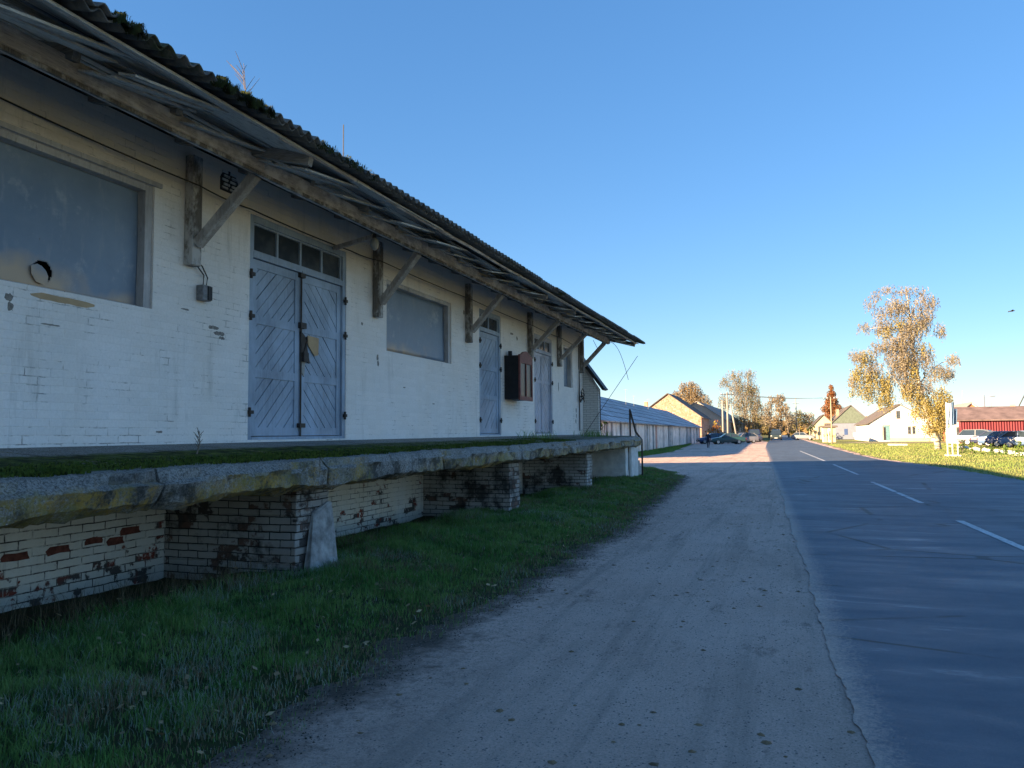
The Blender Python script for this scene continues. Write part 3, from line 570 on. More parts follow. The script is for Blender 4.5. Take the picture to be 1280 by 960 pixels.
# doors
def clip(poly, a, b, c):     # keep a*x+b*y>=c
    out = []
    for i in range(len(poly)):
        p, q = poly[i], poly[(i+1) % len(poly)]; dp, dq = a*p[0]+b*p[1]-c, a*q[0]+b*q[1]-c
        if dp >= 0: out.append(p)
        if dp*dq < 0: k = dp/(dp-dq); out.append((p[0]+(q[0]-p[0])*k, p[1]+(q[1]-p[1])*k))
    return out
def door(y0, y1, z0, z1, leaves, panes, ztr, rails, mat, lock=True, label=None):
    X = XW-.05
    d = MB(); fw = .085
    d.box(X-.08, XW-.012, y0, y0+fw, z0, z1); d.box(X-.08, XW-.012, y1-fw, y1, z0, z1)
    d.box(X-.08, XW-.010, y0+fw, y1-fw, z1-.09, z1); d.box(X-.08, XW-.010, y0+fw, y1-fw, ztr-.05, ztr+.03); d.box(X-.08, XW-.006, y0+fw, y1-fw, z0-.02, z0+.04)
    do = d.build('door', mat, wh, bevel=.004)
    if label: do['label'] = label
    # transom
    a, b = y0+fw, y1-fw; step = (b-a)/panes
    t_ = MB(); 
    for k in range(panes+1): 
        yy = min(max(a+k*step, a+.02), b-.02); t_.box(X-.03, X+.012, yy-.02, yy+.02, ztr+.03, z1-.09)
    t_.box(X-.03, X+.011, a, b, ztr+.03, ztr+.055); t_.box(X-.03, X+.011, a, b, z1-.115, z1-.09)
    t_.build('transom', mat, do)
    for k in range(panes):
        g = MB(); g.box(X-.02, X-.012, a+k*step+.02, a+(k+1)*step-.02, ztr+.055, z1-.115); g.build('pane', M['glass'], do)
    lw = (b-a)/leaves
    for k in range(leaves):
        la, lb = a+k*lw+.008, a+(k+1)*lw-.008; za, zb = z0+.05, ztr-.06
        bk = MB(); bk.box(X-.07, X-.05, la, lb, za, zb); 
        f = MB(); sw = .10 if lw > .9 else .07
        f.box(X-.05, X+.006, la, la+sw, za, zb); f.box(X-.05, X+.006, lb-sw, lb, za, zb)
        zs = [za]+rails+[zb]
        for zz in zs: 
            z_ = min(max(zz, za+sw*.55), zb-sw*.55); f.box(X-.05, X+.004, la+sw, lb-sw, z_-sw*.55, z_+sw*.55)
        for zlo, zhi in zip(zs, zs[1:]):
            rect = [(la+sw, zlo+sw*.3), (lb-sw, zlo+sw*.3), (lb-sw, zhi-sw*.3), (la+sw, zhi-sw*.3)]
            s = 1 if (k == 0) else -1; pw = .125; q = 2**-.5
            # diagonals rise to the right on the left leaf, fall on the right one
            nx, nz_ = (-q*s, q)
            vals = [nx*p[0]+nz_*p[1] for p in rect]; c0 = min(vals)-random.random()*pw
            while c0 < max(vals):
                pl = clip(clip(rect, nx, nz_, c0+.005), -nx, -nz_, -(c0+pw-.005))
                if len(pl) > 2: f.prism(pl, lambda u, v, w_: (w_, u, v), X-.05, X-.010+random.uniform(-.006,.004))
                c0 += pw
        lf = f.build('leaf', mat, do); bk.build('backing', M['groove'], lf)
    for side in (0, 1):
        yy = y0+.03 if side == 0 else y1-.03
        for zz in (z0+.35, rails[-1]+.02 if rails else (z0+ztr)/2, ztr-.28):
            h = MB(); h.box(XW-.015, XW+.03, yy-.035, yy+.05*(1 if side == 0 else .6), zz-.022, zz+.022); h.tube([(XW+.02,yy-.02,zz-.06),(XW+.02,yy-.02,zz+.06)], .018, 8); h.build('hinge', M['iron'], do)
    return do, a, lw
d1, a1, lw1 = door(8.0, 10.28, 1.46, 4.36, 2, 4, 3.86, [2.32, 3.02], M['door'], label='wide double door nearest the camera with four pane transom and rusty lock bar')
mid = a1+lw1
mb = MB(); mb.tube([(XW-.02,mid,3.84),(XW-.02,mid,1.5)], .012, 6); mb.box(XW-.045,XW+.01,mid-.05,mid+.06,3.74,3.80); mb.box(XW-.045,XW+.01,mid-.04,mid+.09,3.02,3.10); mb.box(XW-.045,XW+.01,mid-.05,mid+.08,1.62,1.68)
mb.build('lock_bar', M['iron'], d1)
mb = MB(); mb.box(XW-.045,XW+.03,mid+.01,mid+.12,2.55,2.68); mb.tube([(XW+.0,mid+.04,2.68),(XW+.04,mid+.05,2.84),(XW+.0,mid+.10,2.90)], .014, 6)
mb.prism([(mid+.0,2.98),(mid+.10,2.92),(mid+.22,2.54),(mid+.02,2.58)], lambda u,v,w_: (w_,u,v), XW-.045, XW-.02); mb.build('padlock', M['iron'], d1)
mb = MB(); mb.prism([(9.33,2.94),(9.60,2.93),(9.59,2.68),(9.50,2.66),(9.34,2.80)], lambda u,v,w_: (w_,u,v), XW-.047, XW-.036); mb.build('plywood_patch', M['notice'], d1)
mb = MB(); mb.prism([(9.16,2.62),(9.27,2.60),(9.24,2.34),(9.17,2.40)], lambda u,v,w_: (w_,u,v), XW-.047, XW-.034); mb.build('worn_patch', M['conc_plain'], d1)
door(15.75, 17.12, 1.48, 4.32, 1, 2, 3.88, [2.35, 3.02], M['door'], label='single door left of the notice cabinet')
door(19.68, 21.38, 1.50, 4.24, 2, 3, 3.80, [2.95], M['door_old'], label='worn double door right of the notice cabinet with flaking lower boards')
door(-9.5, -7.3, 1.46, 4.36, 2, 4, 3.86, [2.32, 3.02], M['door'], label='double door further back along the wall')
# shuttered windows
def shutter(y0, y1, z0, z1, hole=None, label=None):
    f = MB(); fw = .10
    f.box(XW-.20, XW-.02, y0, y0+.06, z0, z1); f.box(XW-.20, XW-.025, y1-fw, y1, z0, z1); f.box(XW-.20, XW-.022, y0+.06, y1-fw, z1-.07, z1); f.box(XW-.20, XW-.10, y0+.06, y1-fw, z0, z0+.03)
    fo = f.build('window_frame', M['frame'], wh, bevel=.005)
    if label: fo['label'] = label
    ny, nzz = (150, 75) if hole else (30, 16); V = []; F_ = []; mb = MB(); X = XW-.13
    A, B, C, D = y0+.06, y1-fw, z0+.03, z1-.07
    for j in range(nzz+1):
        for i in range(ny+1):
            yy = A+(B-A)*i/ny; zz = C+(D-C)*j/nzz
            V.append((X+.012*math.sin(yy*2.3+1)+.008*math.sin(zz*4+yy), yy, zz))
    for j in range(nzz):
        for i in range(ny):
            a = j*(ny+1)+i; cy, cz = A+(B-A)*(i+.5)/ny, C+(D-C)*(j+.5)/nzz
            if hole and ((cy-hole[0])/hole[2])**2+((cz-hole[1])/hole[2])**2 < 1: continue
            F_.append((a, a+1, a+ny+2, a+ny+1))
    mb.v, mb.f, mb.m = V, F_, [0]*len(F_)
    po = mb.build('metal_panel', M['panel'], fo, smooth=True, normals=False); s_ = po.modifiers.new('s','SOLIDIFY'); s_.thickness = .006; s_.offset = -1
    if hole:
        b = MB(); b.box(X-.22, X-.20, A, B, C, D); b.build('dark_inside', M['groove'], fo)
        fl = MB(); pts_f = [(-.130,.03),(-.122,-.045),(-.075,-.108),(-.01,-.128),(.03,-.10),(.035,-.045),(.015,.005),(-.025,.045),(-.07,.06)]; fl.add([(X+.014+.02*max(0,u+.05)/.1, hole[0]+u, hole[1]+v) for u, v in pts_f], [tuple(range(9))])
        fo2 = fl.build('bent_flap', M['panel'], fo); s_ = fo2.modifiers.new('s','SOLIDIFY'); s_.thickness = .006
    return fo
shutter(3.72, 6.42, 2.88, 4.22, hole=(5.22, 3.06, .10), label='large window boarded with grey metal sheet pierced by a round hole')
shutter(11.55, 14.25, 2.94, 4.18, label='window between two doors boarded with grey blue metal sheet')
shutter(22.6, 23.62, 2.95, 4.24, label='narrow window at the far end of the wall')
shutter(-4.2, -1.5, 2.9, 4.2)
# lintel over window 1, vent, chips
mb = MB(); mb.bar((XW+.012,3.5,4.245),(XW+.012,6.5,4.245), .03, .05); mb.build('lintel_strip', M['frame'], wh)
mb = MB(); V_ = [(7.43,4.50),(7.75,4.50),(7.75,4.66),(7.70,4.74),(7.59,4.77),(7.48,4.74),(7.43,4.66)]
mb.prism(V_, lambda u,v,w_: (w_,u,v), XW-.002, XW+.004); vent = mb.build('vent', M['groove'], wh)
mb = MB()
for k in range(5):
    zz = 4.525+k*.05; mb.box(XW+.004, XW+.018, 7.46+(k%2)*.03, 7.56+(k%2)*.03, zz, zz+.028); mb.box(XW+.004, XW+.018, 7.60+(k%2)*.03, 7.70+(k%2)*.02, zz, zz+.028)
mb.build('vent_bricks', M['annex'], vent)
def chip(y, z, w_, h_, mat, name='chip', seed=0, X=XW):
    rr_ = random.Random(seed); n = 9; poly = [(y+w_*math.cos(2*PI*k/n)*rr_.uniform(.7,1.1), z+h_*math.sin(2*PI*k/n)*rr_.uniform(.7,1.1)) for k in range(n)]
    mb = MB(); mb.prism(poly, lambda u,v,w2: (w2,u,v), X-.01, X+.0035); return mb.build(name, mat, wh)
def broken(y, z, w_, h_, seed, mat, nb=1):
    """knocked-out piece following the brick courses, ragged"""
    rr_ = random.Random(seed); top = []; bot = []; n = 7
    for k in range(n+1):
        u = y-w_+2*w_*k/n; st = (.35 if k in (0, n) else 1)*rr_.uniform(.6, 1.15); top.append((u+rr_.uniform(-.01,.01), z+h_*st)); bot.append((u+rr_.uniform(-.01,.01), z-h_*(.35 if k in (0,n) else 1)*rr_.uniform(.6,1.15)))
    mb = MB(); mb.prism(top+bot[::-1], lambda u,v,w2: (w2,u,v), XW-.01, XW+.0035); return mb.build('broken_patch', mat, wh)
for k, (y, z, a, b) in enumerate([(4.80,2.74,.035,.035),(4.82,2.66,.03,.04),(5.22,2.55,.10,.008),(7.36,2.80,.08,.022),(7.46,2.74,.09,.025),(7.50,2.69,.05,.018),(11.25,2.80,.03,.05),(11.27,2.70,.025,.05),(10.75,3.30,.025,.025),(6.9,2.95,.06,.010),(22.0,2.9,.03,.12),(24.0,2.25,.05,.09),(24.02,2.08,.04,.08),(23.95,1.9,.05,.07),(17.9,4.0,.10,.03),(18.3,3.92,.04,.05),(14.9,4.1,.03,.05),(6.55,1.56,.05,.012),(13.4,2.1,.05,.010),(12.2,2.35,.04,.012)]):
    broken(y, z, a, b, k, M['mortar_hole'])
broken(5.35, 2.80, .34, .03, 91, M['notice'])
r = random.Random(77)
for (y, z, a, b) in [(4.95,.47,.13,.036),(4.72,.395,.10,.036),(5.38,.47,.12,.036),(6.2,.55,.13,.036),(6.02,.47,.10,.036),(4.6,.32,.12,.036),(8.55,.62,.12,.05),(9.4,.63,.14,.05),(9.0,.55,.1,.04),(5.75,.50,.1,.03)]:
    # exposed bricks: rectangular with ragged ends
    poly = [(y-a,z-b+r.uniform(-.01,.01)),(y,z-b+r.uniform(-.008,.008)),(y+a,z-b),(y+a+r.uniform(-.03,.02),z),(y+a-r.uniform(0,.03),z+b*.9),(y,z+b+r.uniform(-.01,.01)),(y-a+.02,z+b),(y-a-r.uniform(0,.03),z)]
    mb = MB(); mb.prism(poly, lambda u,v,w2: (w2,u,v), XW-.01, XW+.004); mb.build('bare_brick', M['redbrick'], wh)
# ------------------------------------------------------------------ loading platform
lp = thing('loading_platform', (-5.3, 12, 0), 'long crumbling concrete loading platform on brick piers with mossy top and orange lichen', 'platform')
def slab(y0, y1, seed, zb=0):
    r = random.Random(seed); prof = [(0,-.245,.03),(1,-.245,.0),(2,-.20,0),(3,-.10,0),(4,-.045,0),(5,.0,0)]
    n = max(4, int((y1-y0)/.06)); V = []; F_ = []
    for j in range(n+1):
        y = y0+(y1-y0)*j/n; zt = 1.255+max(0, y-3)*.0065; zw = max(zt+.08, WB+.055+max(0,y-3)*.003)
        e = min(j, n-j)/n*(y1-y0); crumble = .05*math.exp(-e/.06)
        s = lambda k: float((vnoise(y, k*3.3, 1.3, 1)-.5)*.06+(vnoise(y, k*5.1, 6, 2)-.5)*.05+(vnoise(y, k*7.7, 14, 4)-.5)*.035)
        xe = -4.38
        pr = [(-6.42, zt-.30), (xe-.10+s(1)-crumble, zt-.295+s(9)*.9), (xe+s(2)-crumble, zt-.25+s(8)*.8), (xe+.01+s(3)-crumble, zt-.12+s(11)*.4), (xe-.005+s(4)-crumble, zt-.085+s(12)*.3), (xe-.07+s(5)-crumble*1.3, zt-.015+s(6)*.35), (xe-.14+s(5), zt+.0+s(7)*.25)]
        pr += [(xe-.5, zt+.03+s(13)*.35), (xe-1.0, zt+(zw-zt)*.5+s(14)*.2), (-6.42, zw)]
        V += [(a, y, b) for a, b in pr]
    k = len(pr)
    for j in range(n):
        for i in range(k): a = j*k+i; b = j*k+(i+1) % k; F_.append((a, a+k, b+k, b))
    F_ += [tuple(range(k)), tuple(n*k+i for i in range(k-1, -1, -1))]
    mb = MB(); mb.v, mb.f, mb.m = V, F_, [0]*len(F_); return mb.build('concrete_slab', M['concrete'], lp)
cuts = [-10, -5, -.5, 2.2, 4.56, 6.78, 9.6, 12.85, 15.9, 18.6, 21.2, 24.55]
for i, (a, b) in enumerate(zip(cuts, cuts[1:])): slab(a+.012+.01*(i%2), b-.014, i)
def pier(y0, y1, xf, mat=M['pier'], zt=1.02):
    mb = MB(); rr_ = random.Random(int(y0*10)); n = 8; zs = [-.3+(zt+.3)*k/n for k in range(n+1)]
    for za, zb in zip(zs, zs[1:]):
        j = rr_.uniform(-.012,.012); mb.box(XW+.0, xf+j, y0+j*.5, y1+j*.6, za, zb)
    return mb.build('pier', mat, lp, bevel=.012)
pier(-6.2, -5.6, -4.6); pier(.1,.7,-4.6)
p1 = pier(6.66, 7.24, -4.72); p2 = pier(12.95, 13.5, -4.70); p3 = pier(18.62, 19.1, -4.70); p4 = pier(23.0, 23.4, -4.62, M['conc_end'], 1.1)
# front concrete buttress of the first pier, leaning slab
mb = MB(); mb.add([(-4.715,6.70,-.2),(-4.54,6.62,-.2),(-4.54,7.25,-.2),(-4.715,7.23,-.2),(-4.715,6.90,.72),(-4.66,6.93,.68),(-4.66,7.24,.80),(-4.715,7.23,.82)],
                  [(3,2,1,0),(4,5,6,7),(0,1,5,4),(1,2,6,5),(2,3,7,6),(3,0,4,7)]); mb.build('buttress', M['conc_white'], lp, bevel=.03)
mb = MB(); mb.box(-4.90,-4.66,6.74,7.18,.90,1.03); mb.build('pier_head', M['pier'], lp, bevel=.03)
mb = MB(); mb.box(-4.60,-4.52,23.42,24.5,-.2,1.12); mb.build('end_wall', M['conc_end'], lp, bevel=.01)
mb = MB(); mb.box(-6.3,-4.605,24.2,24.4,-.2,1.12); mb.build('end_wall', M['conc_white'], lp, bevel=.01)
# moss stuff on the platform (thousands of tiny tufts)
mr = np.random.default_rng(17); n = 26000; my = 2.0+15*mr.random(n)**1.5; mx = -4.52-1.1*mr.random(n)**1.3
kp = vnoise(mx*1.6, my, 2.2, 6)*.6+vnoise(mx, my, 8, 7)*.4+.12*(mx > -5.0) > .42; mx, my = mx[kp], my[kp]
def ztop(x, y):
    zt = 1.255+np.maximum(0, y-3)*.0065; zw = np.maximum(zt+.08, WB+.055+np.maximum(0,y-3)*.003); 
    return np.interp(-x, [4.5,4.88,5.38,6.42], [0,.03,.045,.1])*1.0+zt
blades('moss', np.stack([mx,my],1), mr.uniform(.012,.035,len(mx)), mr.uniform(.008,.02,len(mx)), M['moss'], lambda x,y: ztop(x,y), .9, 'green moss cushion along the edge of the platform top', 8)
gr2 = np.random.default_rng(18); n = 260; wy = np.concatenate([gr2.normal(17.5,.5,100), gr2.normal(21.8,.6,160)]); wx = np.concatenate([gr2.uniform(-5.9,-5.2,100), gr2.uniform(-5.6,-4.9,160)])
blades('platform_weeds', np.stack([wx,wy],1), gr2.uniform(.05,.26,n), np.full(n,.012), M['grass'], lambda x,y: ztop(x,y), .7, 'low green weeds growing on the far end of the platform', 9)
# ------------------------------------------------------------------ brick wing wall at the far end
an = thing('brick_wing_wall', (-6.2, 25.1, 0), 'short pale brick wing wall with dark sloping cap where the warehouse ends', 'wall')
mb = MB(); mb.prism([(-7.2,-.2),(-5.88,-.2),(-5.88,2.96),(-6.42,3.86),(-7.2,4.3)], lambda u,v,w_: (u,w_,v), 24.93, 25.22); mb.build('brickwork', M['annex'], an)
mb = MB(); mb.prism([(-6.46,3.93),(-5.72,2.93),(-5.62,2.96),(-6.42,4.06),(-7.3,4.5),(-7.3,4.36)], lambda u,v,w_: (u,w_,v), 24.80, 25.3); mb.build('cap', M['black'], an)
mb = MB(); mb.bar((-5.84,24.9,2.93),(-6.40,24.9,3.80), .05, .08); mb.build('verge_board', M['strut'], an)
mb = MB(); mb.tube([(-5.82,24.9,2.9),(-5.82,24.9,1.6)], .018, 8); mb.build('downpipe', M['iron'], an)
# ------------------------------------------------------------------ things on the wall
def box_thing():
    t_ = thing('electric_box', (XW+.06,7.15,3.05), 'small weathered electric box with two wires left of the first door', 'box')
    mb = MB(); mb.box(XW+.004,XW+.10,7.06,7.21,3.08,3.26); mb.build('housing', M['grey_box'], t_, bevel=.01)
    mb = MB(); mb.box(XW+.10,XW+.112,7.14,7.205,3.09,3.25); mb.build('cover', M['black'], t_)
    mb = MB(); mb.tube([(XW+.05,7.12,3.26),(XW+.05,7.13,3.38),(XW+.05,7.03,3.46),(XW+.05,6.98,3.5)], .008, 5); mb.tube([(XW+.05,7.17,3.26),(XW+.05,7.19,3.36),(XW+.05,7.10,3.48),(XW+.05,7.02,3.52)], .008, 5); mb.build('wire', M['iron'], t_)
box_thing()
nc = thing('notice_cabinet', (-6.2,17.8,2.3), 'black sided wall cabinet with faded red frame and two dark panes between the far doors', 'cabinet')
mb = MB(); mb.box(XW+.004,-6.03,17.34,18.28,2.34,3.40); mb.build('case', M['black'], nc, bevel=.01)
mb = MB(); mb.box(-6.03,-5.99,17.32,17.40,2.32,3.42); mb.box(-6.03,-5.99,18.22,18.30,2.32,3.42); mb.box(-6.03,-5.988,17.40,18.22,2.32,2.42); mb.box(-6.03,-5.99,17.79,17.83,2.42,3.22)
mb.prism([(17.40,3.22),(18.22,3.22),(18.22,3.42),(18.0,3.50),(17.81,3.53),(17.6,3.50),(17.40,3.42)], lambda u,v,w_: (w_,u,v), -6.03, -5.988); mb.build('frame', M['red_frame'], nc)
for a in (17.40, 17.83): mb = MB(); mb.box(-6.026,-6.012,a,a+.39,2.42,3.22); mb.build('pane', M['dark_pane'], nc)
mb = MB(); mb.tube([(-6.3,17.5,3.40),(-6.3,17.5,3.52)], .05, 10); mb.build('cap', M['black'], nc)
lt = thing('hanging_lamp', (-5.6,9.72,4.3), 'dusty glass lamp under the eave beam on a slanting wooden arm over the first door', 'lamp')
mb = MB(); mb.bar((XW+.003,9.92,4.34),(-5.62,9.74,4.40), .045, .06); mb.build('arm', M['strut'], lt)
mb = MB(); mb.tube([(-5.58,9.72,4.43),(-5.58,9.72,4.36)], .025, 8); mb.build('socket', M['iron'], lt)
mb = MB(); mb.tube([(-5.58,9.72,4.37),(-5.58,9.72,4.34),(-5.58,9.72,4.28),(-5.58,9.72,4.22),(-5.58,9.72,4.19)], [.028,.055,.062,.045,.015], 12); mb.build('glass', M['insul'], lt, smooth=True)
def cable(name, pts, rad, label, mat=M['iron'], sag=0, cat='cable', group=None):
    out = []
    for p, q in zip(pts, pts[1:]):
        p, q = Vector(p), Vector(q)
        for k in range(8): t_ = k/8; v = p.lerp(q, t_); v.z -= sag*4*t_*(1-t_); out.append(v)
    out.append(Vector(pts[-1])); mb = MB(); mb.tube(out, rad, 5); o = mb.build(name, mat, smooth=True); return tag(o, label, cat, group)
cable('wall_cable', [(XW+.02,-4,4.50),(XW+.02,4.6,4.47),(XW+.15,6.93,4.37),(XW+.02,8,4.405),(XW+.02,10.4,4.40),(XW+.15,11.1,4.38),(XW+.15,15,4.37),(XW+.15,19.2,4.36),(XW+.15,22,4.34),(XW+.1,24.2,4.3)], .009, 'long dark cable running along the whitewashed wall under the eaves', sag=.02)
cable('service_wire', [(XW+.05,24.25,4.60),(XW+.06,24.2,3.6),(XW+.04,24.3,2.9),(XW+.05,24.25,1.6)], .02, 'dark service wire dropping down the wall by the narrow window', sag=0)
r = random.Random(2); P0 = Vector((XW+.10,24.25,2.75)); pts_ = [P0+Vector((r.uniform(-.04,.08), r.uniform(-.22,.22), r.uniform(-.25,.25))) for _ in range(16)]
cable('wire_tangle', pts_, .012, 'tangled coil of dark wires on the wall corner beside the narrow window')
cable('guy_wire', [(-6.2,24.3,1.5),tuple(at(797,445,25.6))], .009, 'straight steel wire rising from the platform end past the eaves')
cable('drooping_wire', [(-5.35,24.4,4.45),(-5.15,24.9,4.2),(-5.0,25.6,3.3)], .008, 'thin wire drooping from the eave corner', sag=-.08)
cable('loop_wire', [(-5.9,24.4,4.55),(-5.75,24.4,4.25),(-5.5,24.4,4.6)], .008, 'short wire loop hanging under the last bracket')
hr = thing('iron_handrail', (-4.5,24.7,0), 'dark iron handrail of the steps at the far platform end', 'handrail')
mb = MB(); mb.bar((-4.78,24.62,1.25),(-4.78,24.62,2.28), .05, .05); mb.bar((-4.60,24.62,-.05),(-4.60,24.62,1.36), .05, .05); mb.bar((-4.46,24.9,0),(-4.46,24.9,1.30), .05, .05); mb.build('post', M['iron'], hr)
mb = MB(); mb.bar((-4.78,24.62,2.27),(-4.62,24.7,1.55), .04, .05); mb.bar((-4.62,24.7,1.55),(-4.46,24.9,1.28), .04, .05); mb.build('rail', M['iron'], hr)
mb = MB()
for k in range(5): mb.box(-5.6,-4.64,24.62+k*.28,24.90+k*.28,0,1.05-k*.22)
mb.build('steps', M['conc_plain'], hr)
# dry plants on the roof, moss clumps on eave
def twig(p, h, n, label, seed, name='dry_plant', mat=M['dry'], rad=.008):
    r = random.Random(seed); mb = MB(); p = Vector(p); top = p+Vector((r.uniform(-.1,.1)*h, r.uniform(-.1,.1)*h, h)); mb.tube([p, p.lerp(top,.5)+Vector((0,.02,0)), top], [rad, rad*.7, rad*.3], 5)
    for k in range(n):
        b = p.lerp(top, .3+.65*k/n); a = r.uniform(0,2*PI); L = h*r.uniform(.12,.3)
        mb.tube([b, b+Vector((math.cos(a)*L*.6, math.sin(a)*L*.6, L*.7)), b+Vector((math.cos(a)*L, math.sin(a)*L, L*1.1))], [rad*.5, rad*.4, rad*.25], 4)
    o = mb.build(name, mat); return tag(o, label, 'plant')
twig((-5.0,6.15,4.62), .62, 12, 'tall bare dry plant sprouting from the roof edge', 3)
twig((-5.0,6.55,4.62), .20, 9, 'short pale dry plant beside the taller one on the roof edge', 4, mat=M['grass_dry'], rad=.01)
twig((-5.3,5.9,1.34), .22, 10, 'small dry weed standing in the moss of the platform', 6)
mb = MB(); mb.tube([(-5.6,8.9,4.7),(-5.6,8.9,5.75)], .007, 5); tag(mb.build('thin_antenna', M['iron']), 'thin vertical wire antenna above the roof edge', 'antenna')
def mossclump(y0, y1, n, seed, label):
    r = np.random.default_rng(seed); yy = r.uniform(y0, y1, n); xx = -4.33-.10*r.random(n); 
    zf = lambda x, y: np.array([roofz(v) for v in x])+.03+.027*np.cos(2*PI*y/.15)+r.uniform(-.04,.02,len(x))
    o = blades('roof_moss', np.stack([xx,yy],1), r.uniform(.008,.022,n), r.uniform(.004,.010,n), M['roofmoss'], zf, .9, label, seed); return o
mossclump(5.0,5.75,3600,61,'thick moss hanging on the roof edge above the first bracket'); mossclump(4.0,4.25,1200,62,'moss cushion on the nearest roof edge tile'); mossclump(6.5,7.6,900,63,'thin moss on the roof edge past the plants')
# ------------------------------------------------------------------ garage row
GX = lambda y: -11.4-.027*(y-64)
gr = thing('garage_row', (-12.5, 80, 0), 'long low garage row with blue grey sheet roof and whitewashed wall panels behind the warehouse', 'garages')
y0g, y1g = 44.0, 124.0
M['gar'] = paint_mat('garage_whitewash', (.80,.74,.71), .60, (.24,.19,.17)); M['gar2'] = paint_mat('garage_pink', (.45,.22,.20), .60, (.2,.16,.15)); M['gar3'] = paint_mat('garage_grey', (.44,.44,.46), .6, (.22,.21,.20))
def rf_mat():
    t = NT('blue_grey_roof_sheets', .75, .25); x, y, z = t.sep(t.obj); vec = t.comb(t.math('ADD', y, t.math('MULTIPLY', x, .0)), x)
    br = t.n('ShaderNodeTexBrick'); t.set(br.inputs['Vector'], vec); br.inputs['Scale'].default_value = 1; br.inputs['Brick Width'].default_value = 1.9; br.inputs['Row Height'].default_value = 1.05
    br.inputs['Mortar Size'].default_value = .09; br.inputs['Color1'].default_value = (.56,.57,.60,1); br.inputs['Color2'].default_value = (.38,.39,.41,1); br.inputs['Mortar'].default_value = (.12,.12,.13,1)
    n = t.noise(t.obj, 2, 5, .7); t.col(t.mix(t.ramp(n, .45, .7, 0, .6), br.outputs['Color'], (.20,.195,.19))); return t.m
M['groof'] = rf_mat()
mb = MB(); mb.add([(GX(y0g),y0g,-.1),(GX(y1g),y1g,-.1),(GX(y1g),y1g,2.35),(GX(y0g),y0g,2.35),(GX(y0g)-10,y0g,-.1),(GX(y1g)-10,y1g,-.1),(GX(y1g)-10,y1g,2.35),(GX(y0g)-10,y0g,2.35),(GX(y0g)-5,y0g,4.85),(GX(y1g)-5,y1g,4.85)],
   [(0,1,2,3),(5,4,7,6),(4,0,3,8,7),(1,5,6,9,2)]); mb.build('wall', M['gar3'], gr)
mb = MB(); e = .45; 
mb.add([(GX(y0g)+e,y0g-.4,2.30),(GX(y1g)+e,y1g+.5,2.30),(GX(y1g)-5,y1g+.2,5.0),(GX(y0g)-5,y0g-.4,5.0),(GX(y0g)-10.4,y0g-.4,2.30),(GX(y1g)-10.4,y1g+.5,2.30)], [(0,1,2,3),(3,2,5,4)])
o = mb.build('roof', M['groof'], gr, normals=False); s_ = o.modifiers.new('s','SOLIDIFY'); s_.thickness = .08; s_.offset = -1
r = random.Random(31); y = y0g+.5; k = 0
while y < y1g-1.4:
    wd = r.uniform(1.2,1.7); mb = MB(); xa, xb = GX(y), GX(y+wd)
    mb.add([(xa+.05,y+.05,0),(xb+.05,y+wd-.05,0),(xb+.05,y+wd-.05,2.2),(xa+.05,y+.05,2.2),(xa-.05,y+.05,0),(xb-.05,y+wd-.05,0),(xb-.05,y+wd-.05,2.2),(xa-.05,y+.05,2.2)], [(0,1,2,3),(0,3,7,4),(1,5,6,2),(3,2,6,7)])
    c = M['gar']; 
    if r.random() < .10: c = M['gar2']
    elif r.random() < .15: c = M['gar3']
    mb.build('wall_panel', c, gr); y += wd
    if r.random() < .25:
        mb = MB(); mb.bar((GX(y+.12)+.06,y+.12,0),(GX(y+.12)+.06,y+.12,2.25), .20, .22); mb.build('pilaster', M['gar3'] if r.random() < .6 else M['gar'], gr); y += .3
    k += 1
def house(name, label, x0, x1, y0, y1, ze, zr, wall, roof, parts=(), ov=.35, cat='house', xr=None, rt=.12, gable_mat=None):
    """gable ends face -Y and +Y"""
    xm = (x0+x1)/2 if xr is None else xr; h = thing(name, (xm, (y0+y1)/2, 0), label, cat)
    mb = MB(); mb.add([(x0,y0,-.1),(x1,y0,-.1),(x1,y0,ze),(xm,y0,zr),(x0,y0,ze),(x0,y1,-.1),(x1,y1,-.1),(x1,y1,ze),(xm,y1,zr),(x0,y1,ze)],
        [(0,1,2,3,4),(6,5,9,8,7),(5,0,4,9),(1,6,7,2)]); mb.build('wall', wall, h)
    s = (zr-ze)/(xm-x0); s2 = (zr-ze)/(x1-xm); mb = MB()
    mb.prism([(x0-ov,ze-s*ov+.01),(xm,zr+.01),(x1+ov,ze-s2*ov+.01),(x1+ov,ze-s2*ov+rt),(xm,zr+rt+.03),(x0-ov,ze-s*ov+rt)], lambda u,v,w_: (u,w_,v), y0-ov*.8, y1+ov*.8)
    ro = mb.build('roof', roof, h); return h, ro
M['rust_roof'] = plain('rust_brown_roof', (.15,.125,.11), .85, .3, 2.0)
M['grey_roof'] = plain('grey_asbestos_roof', (.30,.28,.26), .85, .25, 1.5)
M['white_wall'] = plain('white_plaster', (.72,.71,.68), .85, .06, 1.2)
M['cream'] = plain('cream_plaster', (.50,.44,.30), .85, .08, 2)
M['bluegrey'] = plain('blue_grey_wall', (.20,.22,.28), .85, .1, 2)
M['green_boards'] = plain('green_grey_boards', (.13,.16,.13), .85, .2, 4)
M['teal'] = plain('teal_door_paint', (.12,.24,.28), .6, .2)
M['blue_door'] = plain('blue_door_paint', (.05,.09,.22), .6, .2)
def opening(parent, name, p0, p1, mat, axis, frame=None, t_=.06):
    """flat framed opening; axis 'y' faces -Y, 'x' faces -X or +X"""
    (a0, b0, c0), (a1, b1, c1) = p0, p1; mb = MB(); mb.box(min(a0,a1), max(a0,a1), min(b0,b1), max(b0,b1), c0, c1); o = mb.build(name, mat, parent)
    return o
